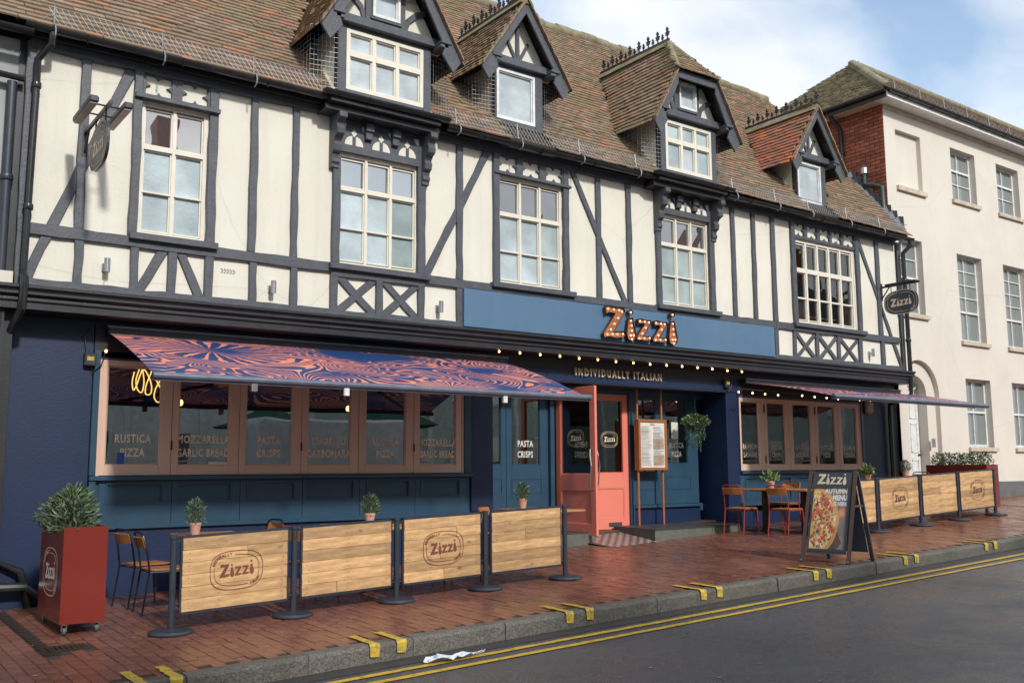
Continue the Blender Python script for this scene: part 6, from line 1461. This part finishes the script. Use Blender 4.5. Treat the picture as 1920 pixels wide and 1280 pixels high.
# ================================================================== BARRIERS
def post(label, x, y, h=.79):
    z0 = gz(x, y); T = thing('barrier_post', label, 'barrier post', (x, y, z0), group='slate grey barrier posts')
    MB().lathe([(.185, 0), (.187, .012), (.175, .028), (.06, .040), (.035, .048), (.001, .05)], (x, y, z0), 28).build('base', slate, T, smooth=True)
    MB().lathe([(.028, .045), (.028, h), (.036, h+.002), (.036, h+.022), (.025, h+.03), (.001, h+.03)], (x, y, z0), 16).build('pole', slate, T, smooth=True)
def board(label, xa, ya, xb, yb, logo, dark=False):
    p0, p1 = V((xa, ya, gz(xa, ya))), V((xb, yb, gz(xb, yb))); d = (p1-p0).normalized(); p0 = p0+d*.075; p1 = p1-d*.075
    T = thing('barrier_board', label, 'barrier', tuple((p0+p1)/2), group='plank barrier boards between the posts'); L_ = (p1-p0).length; up = V((0, 0, 1)); n = d.cross(up).normalized(); lo, hi = .155, .80
    fr = MB(); t_ = .012
    for (a, b) in ((p0+up*lo, p0+up*hi), (p1+up*lo, p1+up*hi)): fr.beam(a, b, .03, .022, up=n)
    for q in (lo, hi): fr.beam(p0+up*q, p1+up*q, .03, .022)
    for q in (p0, p1):
        for hh_ in (lo+.04, hi-.03): s_ = -1 if q is p0 else 1; fr.beam(q+up*hh_, q+up*hh_+d*s_*.055, .014, .014)
    fr.build('frame', slate, T)
    rows = 6; rh = (hi-lo-.02)/rows
    if n.y > 0: n = -n
    for r_ in range(rows):
        cuts = [0, L_]+([random.uniform(.3, .7)*L_] if random.random() < .45 else []); cuts.sort()
        for k in range(len(cuts)-1):
            a, b = cuts[k]+.001, cuts[k+1]-.001; z0_ = lo+.01+r_*rh+.0012; z1_ = z0_+rh-.0024; off = random.uniform(.010, .0145)
            c_ = p0+d*((a+b)/2)+up*((z0_+z1_)/2)+n*(off); m = MB(); m.obox(V((0, 0, 0)), V((1, 0, 0))*(b-a)/2, V((0, 1, 0))*.008, V((0, 0, 1))*(z1_-z0_)/2)
            me = m.mesh('plank', plank_m); o = link('plank', me, T, world=False); rt = math.atan2(d.y, d.x)
            o.rotation_euler = (0, -math.asin(d.z), rt); o.location = c_-org(T); bv = o.modifiers.new('bevel', 'BEVEL'); bv.width = .0025; bv.segments = 1
    nl = MB()
    for fx in (.06, .33 if logo else .5, .94):
        for r_ in range(rows):
            for dz_ in (.28, .72):
                c_ = p0+d*(L_*fx+random.gauss(0, .006))+up*(lo+.01+(r_+dz_)*rh)+n*.0235; nl.obox(c_, d*.003, n*.001, up*.003)
    nl.build('nail_heads', iron_m, T, kind='stuff')
    if logo:
        t = MB(); c_ = (p0+p1)/2+up*((lo+hi)/2)+n*.0245; put2d(t, OVAL, c_, d, up, .245); t.build('barrier_logo', logo_red if not dark else logo_dark, T)
LP = [(2.63, -2.47), (3.75, -2.44), (4.842, -2.43), (5.915, -2.43), (6.99, -2.45)]
PL = ['barrier post at the left end, beside the black chairs', 'barrier post between the first and second left plank boards', 'barrier post left of the third plank board, with the logo', 'barrier post between the third and fourth left plank boards', 'barrier post at the entrance end of the left terrace']
for (x_, y_), lb in zip(LP, PL): post(lb, x_, y_)
LBs = ['plank barrier board with a large oval logo, nearest the red planter', 'plain pallet-plank barrier board, second from the left', 'plank barrier board with an oval logo, third from the left', 'plain plank barrier board next to the coral doors']
for i in range(4): board(LBs[i], *LP[i], *LP[i+1], i % 2 == 0)
RP = [(12.28, -2.20), (13.43, -2.19), (14.72, -2.13), (15.93, -2.10), (17.19, -2.08)]
PR = ['barrier post hidden behind the sandwich board', 'barrier post just right of the sandwich board', 'barrier post right of the first logo board on the right terrace', 'barrier post left of the farthest logo board', 'farthest barrier post, at the right end in front of the red planter']
for (x_, y_), lb in zip(RP, PR): post(lb, x_, y_)
RBs = ['plank barrier board partly hidden by the sandwich board', 'plank barrier board with logo just right of the sandwich board', 'plain plank barrier board in the middle of the right terrace', 'farthest plank barrier board, with a logo, below the red planter']
for i in range(4): board(RBs[i], *RP[i], *RP[i+1], i in (1, 3), True)
# chrome stanchion by the doors
p = G(1110, 1015); T = thing('chrome_stanchion', 'slim chrome stanchion standing in front of the open coral door', 'stanchion', tuple(p))
MB().lathe([(.15, 0), (.152, .012), (.13, .03), (.04, .055), (.018, .07), (.016, .2), (.016, .93), (.025, .935), (.025, .955), (.001, .96)], tuple(p), 24).build('post_and_base', steel, T, smooth=True)

# ================================================================== MENU BOARD
x0_, x1_ = X(1197, 830, .30), X(1250, 830, .30); zb_, zt_ = Z(1222, 881, .30), Z(1222, 786, .30); T = thing('menu_board', 'copper-framed menu board on two copper posts on the entrance step', 'menu board', ((x0_+x1_)/2, .3, .72))
for x_ in (x0_+.04, x1_-.05): MB().cyl((x_, .36, .715), (x_, .36, 2.90), .019, 10).build('post', copper, T, smooth=True)
f = MB(); f.box(x0_, x1_, .31, .40, zb_, zt_); cab = f.build('case', copper, T, bevel=.006)
fr = .045; f = MB(); f.box(x0_, x0_+fr, .285, .31, zb_, zt_); f.box(x1_-fr, x1_, .285, .31, zb_, zt_); f.box(x0_+fr, x1_-fr, .285, .31, zb_, zb_+fr); f.box(x0_+fr, x1_-fr, .285, .31, zt_-fr, zt_); f.build('case_frame', copper, T, bevel=.004)
MB().box(x0_+fr, x1_-fr, .304, .309, zb_+fr, zt_-fr).build('menu_sheet', paper, T)
t = MB(); put2d(t, zizzi_shape(), ((x0_+x1_)/2, .3015, zt_-fr-.035), EX, EZ, .035); w_ = (x1_-x0_-2*fr)
for c_ in range(2):
    xx = x0_+fr+.02+c_*w_*.5; z_ = zt_-fr-.07
    while z_ > zb_+fr+.02:
        t.box(xx, xx+w_*random.uniform(.25, .43), .302, .3035, z_-.004, z_); z_ -= random.choice((.009, .009, .018, .014))
t.build('menu_print', ink, T)
t = MB(); t.box(x0_+fr+w_*.52, x1_-fr-.015, .3025, .3038, zb_+(zt_-zb_)*.42, zb_+(zt_-zb_)*.62); t.box(x0_+fr+w_*.52, x1_-fr-.015, .3025, .3038, zb_+fr+.03, zb_+(zt_-zb_)*.30); t.build('menu_tint', tan_print, T)

# ================================================================== HANGING BASKET
x_, z_ = W(1304, 796, .12); T = thing('hanging_basket', 'hanging basket of trailing green foliage at the right of the entrance', 'hanging plant', (x_, .12, z_))
MB().lathe([(.02, -.12), (.10, -.07), (.125, 0), (.12, 0), (.09, -.05), (.01, -.09)], (x_, .12, z_), 16).build('basket', soil_m, T, smooth=True)
f = MB()
for k in range(3): a = k*2.1; f.tube([(x_+.12*math.cos(a), .12+.12*math.sin(a), z_), (x_, .12, z_+.30)], .003, 4)
f.tube([(x_, .12, z_+.30), (x_, .12, 2.88)], .003, 4); f.build('chain', black_m, T)
leaves('leaves', T, (x_, .12, z_-.02), (.26, .20, .17), 560, .055, leaf_c, up=.4, stems=5, aspect=.5)
mb = MB()
for k in range(46):
    a = random.uniform(0, 6.28); r0 = random.uniform(.04, .19); L_ = random.uniform(.12, .46)*(1 if r0 < .15 else .7); q = V((x_+r0*math.cos(a), .12+r0*.8*math.sin(a), z_))
    for j in range(int(L_/.010)):
        pp = q+V((random.gauss(0, .008), random.gauss(0, .008), -j*.010)); dd = V((random.gauss(0, 1), random.gauss(0, 1), -.9)).normalized(); s_ = dd.cross(V((random.random(), random.random(), random.random()))).normalized()*.006
        mb.add([pp, pp+dd*.014+s_, pp+dd*.028, pp+dd*.014-s_], [(0,1,2,3)])
mb.build('trailing_leaves', leaf_d, T, kind='stuff')

# ================================================================== SANDWICH BOARD
FL, FR, BR, BL = V((9.90, -3.44, 0)), V((10.07, -3.97, 0)), V((10.52, -4.00, 0)), V((10.36, -3.50, 0))
for q in (FL, FR, BR, BL): q.z = gz(q.x, q.y)+.0
T = thing('sandwich_board', 'black sandwich board with a pizza poster standing at the kerb', 'sandwich board', tuple((FL+BR)/2)); H = 1.08
mid = lambda a, b: (a+b)/2
apL, apR = mid(FL, BL)+V((0, 0, H)), mid(FR, BR)+V((0, 0, H))
def panel(A_, B_, ta, tb_, s_, nm):
    """A_, B_ feet; ta, tb_ tops; s_ outward normal"""
    ex = (B_-A_).normalized(); n = s_
    legs = []
    for (f0, t0) in ((A_, ta), (B_, tb_)):
        dd = (t0-f0); MB().beam(f0+V((0, 0, .0)), t0, .045, .03, up=n).build('leg', brownwood if nm == 'front' else slate, T, bevel=.003)
    def P_(a, b): return (A_+(ta-A_)*b)*(1-a)+(B_+(tb_-B_)*b)*a
    f = MB(); q = [P_(.07, .10), P_(.93, .10), P_(.93, .985), P_(.07, .985)]; th = n*.008
    f.add([p-th for p in q]+[p+th for p in q], [(0,3,2,1), (4,5,6,7), (0,1,5,4), (1,2,6,5), (2,3,7,6), (3,0,4,7)]); pn_ = f.build('board_panel', MATS['sign_face_navy'], T, fix=True); return P_, n, pn_
ex = (FR-FL).normalized(); nF = ex.cross((apL-FL).normalized()).normalized()
if nF.x > 0: nF = -nF
P_, n, pn_ = panel(FL, FR, apL+nF*.02, apR+nF*.02, nF, 'front')
P2_, n2_, pn2 = panel(BL, BR, apL-nF*.02, apR-nF*.02, V((1, .3, .3)).normalized(), 'back')
eyb = (apL-FL).normalized(); wB = (FR-FL).length
# header lettering
t = MB(); put2d(t, zizzi_shape(), P_(.50, .905)+n*.0105, ex, eyb, .125); t.build('header_lettering', cream_let, T)
# poster: frame, backing, pizza built of flat coloured print
f = MB(); q = lambda a, b, k: P_(a, b)+n*k
for (a0, b0, a1, b1) in ((.09, .125, .12, .835), (.88, .125, .91, .835), (.12, .125, .88, .15), (.12, .81, .88, .835)):
    vs = [q(a0, b0, .0085), q(a1, b0, .0085), q(a1, b1, .0085), q(a0, b1, .0085)]; vs2 = [v_+n*.012 for v_ in vs]; f.add(vs+vs2, [(4,5,6,7), (0,1,5,4), (1,2,6,5), (2,3,7,6), (3,0,4,7)])
pf = f.build('poster_frame', slate, T, fix=True)
def flat(name, polys, c, k, rough=.4):
    m = MATS.get(name) or M(name, c, rough, bump=0, var=.2)
    f = MB()
    for P in polys: f.add([q(a, b, k) for a, b in P], [tuple(range(len(P)))])
    return f.build(name, m, pf)
x0p, x1p, y0p, y1p = .12, .88, .15, .81
flat('poster_ground', [[(x0p, y0p), (x1p, y0p), (x1p, y1p), (x0p, y1p)]], (.24, .20, .18), .0090)
asp = 2.0
def clipc(cx_, cy_, r_, n_=40, wob=0, a0=0, a1=2*math.pi):
    out = []
    for k in range(n_):
        t = a0+(a1-a0)*k/n_; rr = r_*(1+wob*math.sin(5*t+cx_*40)+wob*.6*math.sin(9*t)); out.append((min(x1p, max(x0p, cx_+rr*math.cos(t))), min(y1p, max(y0p, cy_+rr*math.sin(t)*wB/1.11*1.35))))
    return out
bd = [(.12, .15), (.80, .15), (.74, .27), (.62, .50), (.30, .81), (.12, .81)]
flat('poster_wood', [[(.12, .15), (.72, .15), (.82, .22), (.70, .34), (.42, .70), (.34, .81), (.12, .81)]], (.10, .055, .035), .0094)
flat('poster_crust', [clipc(.17, .44, .56, 50, .012)], (.62, .33, .12), .0098)
flat('poster_cheese', [clipc(.16, .44, .50, 50, .02)], (.70, .46, .16), .0102)
rs = random.Random(5)
def blobs(c, n_, r0, r1, k, nm):
    ps = []
    while len(ps) < n_:
        a, b = rs.uniform(.13, .68), rs.uniform(.17, .79)
        if ((a-.16)/.50)**2+((b-.44)/(.50*wB/1.11*1.35))**2 < .90: ps.append(clipc(a, b, rs.uniform(r0, r1), 9, .25))
    flat(nm, ps, c, k)
blobs((.55, .10, .04), 75, .012, .045, .0105, 'poster_sauce'); blobs((.80, .66, .42), 90, .010, .035, .0108, 'poster_mozzarella'); blobs((.62, .13, .10), 34, .02, .05, .0111, 'poster_salami'); blobs((.72, .38, .05), 30, .012, .03, .0114, 'poster_pepper'); blobs((.07, .13, .02), 36, .010, .024, .0117, 'poster_basil')
flat('poster_cut', [[(.12, .43), (.66, .53), (.66, .537), (.12, .44)], [(.14, .25), (.60, .47), (.60, .478), (.14, .26)]], (.30, .16, .07), .0119)
flat('poster_dish', [clipc(.78, .55, .085, 20)], (.60, .20, .13), .0100); flat('poster_dish_rim', [clipc(.78, .55, .06, 20)], (.70, .30, .20), .0104); flat('poster_cloth', [[(.78, .62), (.88, .60), (.88, .70), (.80, .68)]], (.03, .06, .2), .0100)
t = MB(); 
for ln, xx, b_, s_ in (('AUTUMN', .85, .755, .088), ('MENU', .85, .68, .088), ('IS HERE', .85, .62, .066)):
    gsh = glyph(ln, .05, .72); w__ = gsh[2]*s_; put2d(t, gsh, P_(.87, b_)-ex*(w__/2)+n*.0122-eyb*.0, ex, eyb, s_)
t.build('poster_lettering', white_let, pf)
f = MB(); f.beam(P_(1.0, .62)+ex*.012, P2_(1.0, .62)+ex*.012, .01, .02); f.build('stay', steel, T)
for q_ in (FL, FR): MB().ball((q_.x-.02, q_.y, q_.z+.022), .02, 8).build('foot', rubber, T)

# ================================================================== LITTER, leaves and gum
p = V((4.35, -4.52, 0)); T = MB(); rs = random.Random(3); nx_, ny_ = 14, 5; rw = []
for i in range(nx_):
    for j in range(ny_):
        a = i/(nx_-1); b = j/(ny_-1)-.5; x_ = 3.98+a*.52+rs.gauss(0, .008); y_ = -4.42-.04*a+b*.14*math.sin(math.pi*min(1, .25+a*.75))+rs.gauss(0, .006)
        T.v.append((x_, y_, rz(x_, y_)+.014+abs(rs.gauss(0, .016))+.02*math.sin(a*7)**2))
for i in range(nx_-1):
    for j in range(ny_-1): T.f.append((i*ny_+j, (i+1)*ny_+j, (i+1)*ny_+j+1, i*ny_+j+1))
o = T.build('litter', M('crumpled_tissue', (.62, .66, .72), .5, bump=.4), None, world=True); tag(o, 'crumpled white wrapper lying on the double yellow lines by the kerb', 'litter')
T = MB()
for k in range(420):
    x_ = rs.uniform(1.2, 17); y_ = rs.uniform(-3.85, -.3) if k % 3 else rs.uniform(-8, -4.6); s_ = rs.uniform(.006, .018)*(1.2 if k % 7 else 1.8); zf = (gz if y_ > -4 else rz)(x_, y_)+(.0035 if y_ > -4 else .006); a = rs.uniform(0, 3)
    T.add([(x_+s_*math.cos(a+t)*rs.uniform(.5, 1), y_+s_*math.sin(a+t)*rs.uniform(.5, 1), zf) for t in (0, 1.2, 2.4, 3.6, 4.9)], [(0,1,2,3,4)])
T.build('gum_spots', M('pale_gum_spots', (.30, .28, .25), .7), None, kind='stuff')

# ================================================================== OPPOSITE SIDE OF THE STREET (seen in the shop glass, shades the road)
roofslate = M('opposite_slate', (.07, .07, .075), .8)
def opp(label, xa, xb, h, m, y0=-19.2):
    T = thing('opposite_building', label, 'building', ((xa+xb)/2, y0, 0)); MB().box(xa, xb, y0-8, y0, -.5, h).build('wall', m, T); MB().box(xa-.02, xb+.02, y0-8.2, y0+.3, h+.0, h+.25).build('parapet', oppw, T)
    if h > 8 and h < 10:
        MB().prismx([(y0, h+.26), (y0-4.3, h+3.8), (y0-8, h+.26)], xa, xb).build('roof', roofslate, T)
        kk = xa+1.3
        while kk < xb-1: MB().box(kk, kk+.8, y0-4.8, y0-3.9, h+3.2, h+5.6).build('chimney', brick_m, T); kk += 4.1
    k = xa+.9
    while k < xb-1.2:
        for z_ in (1.2, 4.2, 7.0):
            if z_+1.7 < h:
                w = MB().box(k, k+.95, y0, y0+.05, z_, z_+1.7).build('window', pwhite, T); MB().box(k+.08, k+.87, y0+.051, y0+.06, z_+.1, z_+.80).build('pane', dark_glass, w); MB().box(k+.08, k+.87, y0+.051, y0+.06, z_+.86, z_+1.6).build('pane', dark_glass, w)
        MB().box(k+1.25, k+1.45, y0, y0+.12, 0, h).build('pilaster', oppw, T); k += 2.3
# sun slope: a point h high at y=-19.2 shades the ground as far as y = -19.2 + 1.468 h
opp('grey-green rendered block with white pilasters across the street, taller left part', -30, 1.6, 10.9, oppg)
opp('lower white block across the street', 1.6, 3.3, 7.2, oppw)
opp('white rendered terrace across the street with sash windows', 3.3, 14, 8.6, oppw)
opp('grey-green rendered terrace across the street, right part', 14, 48, 8.2, oppg)
T = thing('white_van', 'white panel van parked on the far side of the street', 'van', (12, -13, 0))
zv = rz(12, -13)+.1
b = MB(); b.prism([(9.2, zv+.35), (14.9, zv+.35), (14.95, zv+1.0), (14.3, zv+1.35), (13.6, zv+2.35), (13.3, zv+2.5), (9.3, zv+2.55), (9.15, zv+2.4)], -13.9, -12.1); b.build('body', vanw, T, bevel=.06, fix=True)
MB().prism([(13.3, zv+1.45), (14.15, zv+1.42), (13.65, zv+2.2), (13.3, zv+2.25)], -12.098, -12.08).build('cab_window', dark_glass, T, fix=True)
for x_ in (10.2, 13.9):
    for y_ in (-13.8, -12.2): MB().cyl((x_, y_-.1, zv+.33), (x_, y_+.1, zv+.33), .33, 18).build('wheel', rubber, T)
for x_, y_, k in ((11.3, -16.6, 'nearer'), (15.6, -16.9, 'farther')):
    zz = rz(x_, -11.2)+.12; T = thing('green_parasol', '%s dark green cafe parasol on the far pavement' % k, 'parasol', (x_, y_, zz)); MB().cyl((x_, y_, zz), (x_, y_, zz+2.9), .03, 8).build('pole', pwhite, T)
    f = MB(); n_ = 8; f.v = [(x_, y_, zz+3.2)]+[(x_+1.7*math.cos(2*math.pi*i/n_), y_+1.7*math.sin(2*math.pi*i/n_), zz+2.45) for i in range(n_)]; f.f = [(0, 1+i, 1+(i+1) % n_) for i in range(n_)]; f.build('canopy', grn, T)
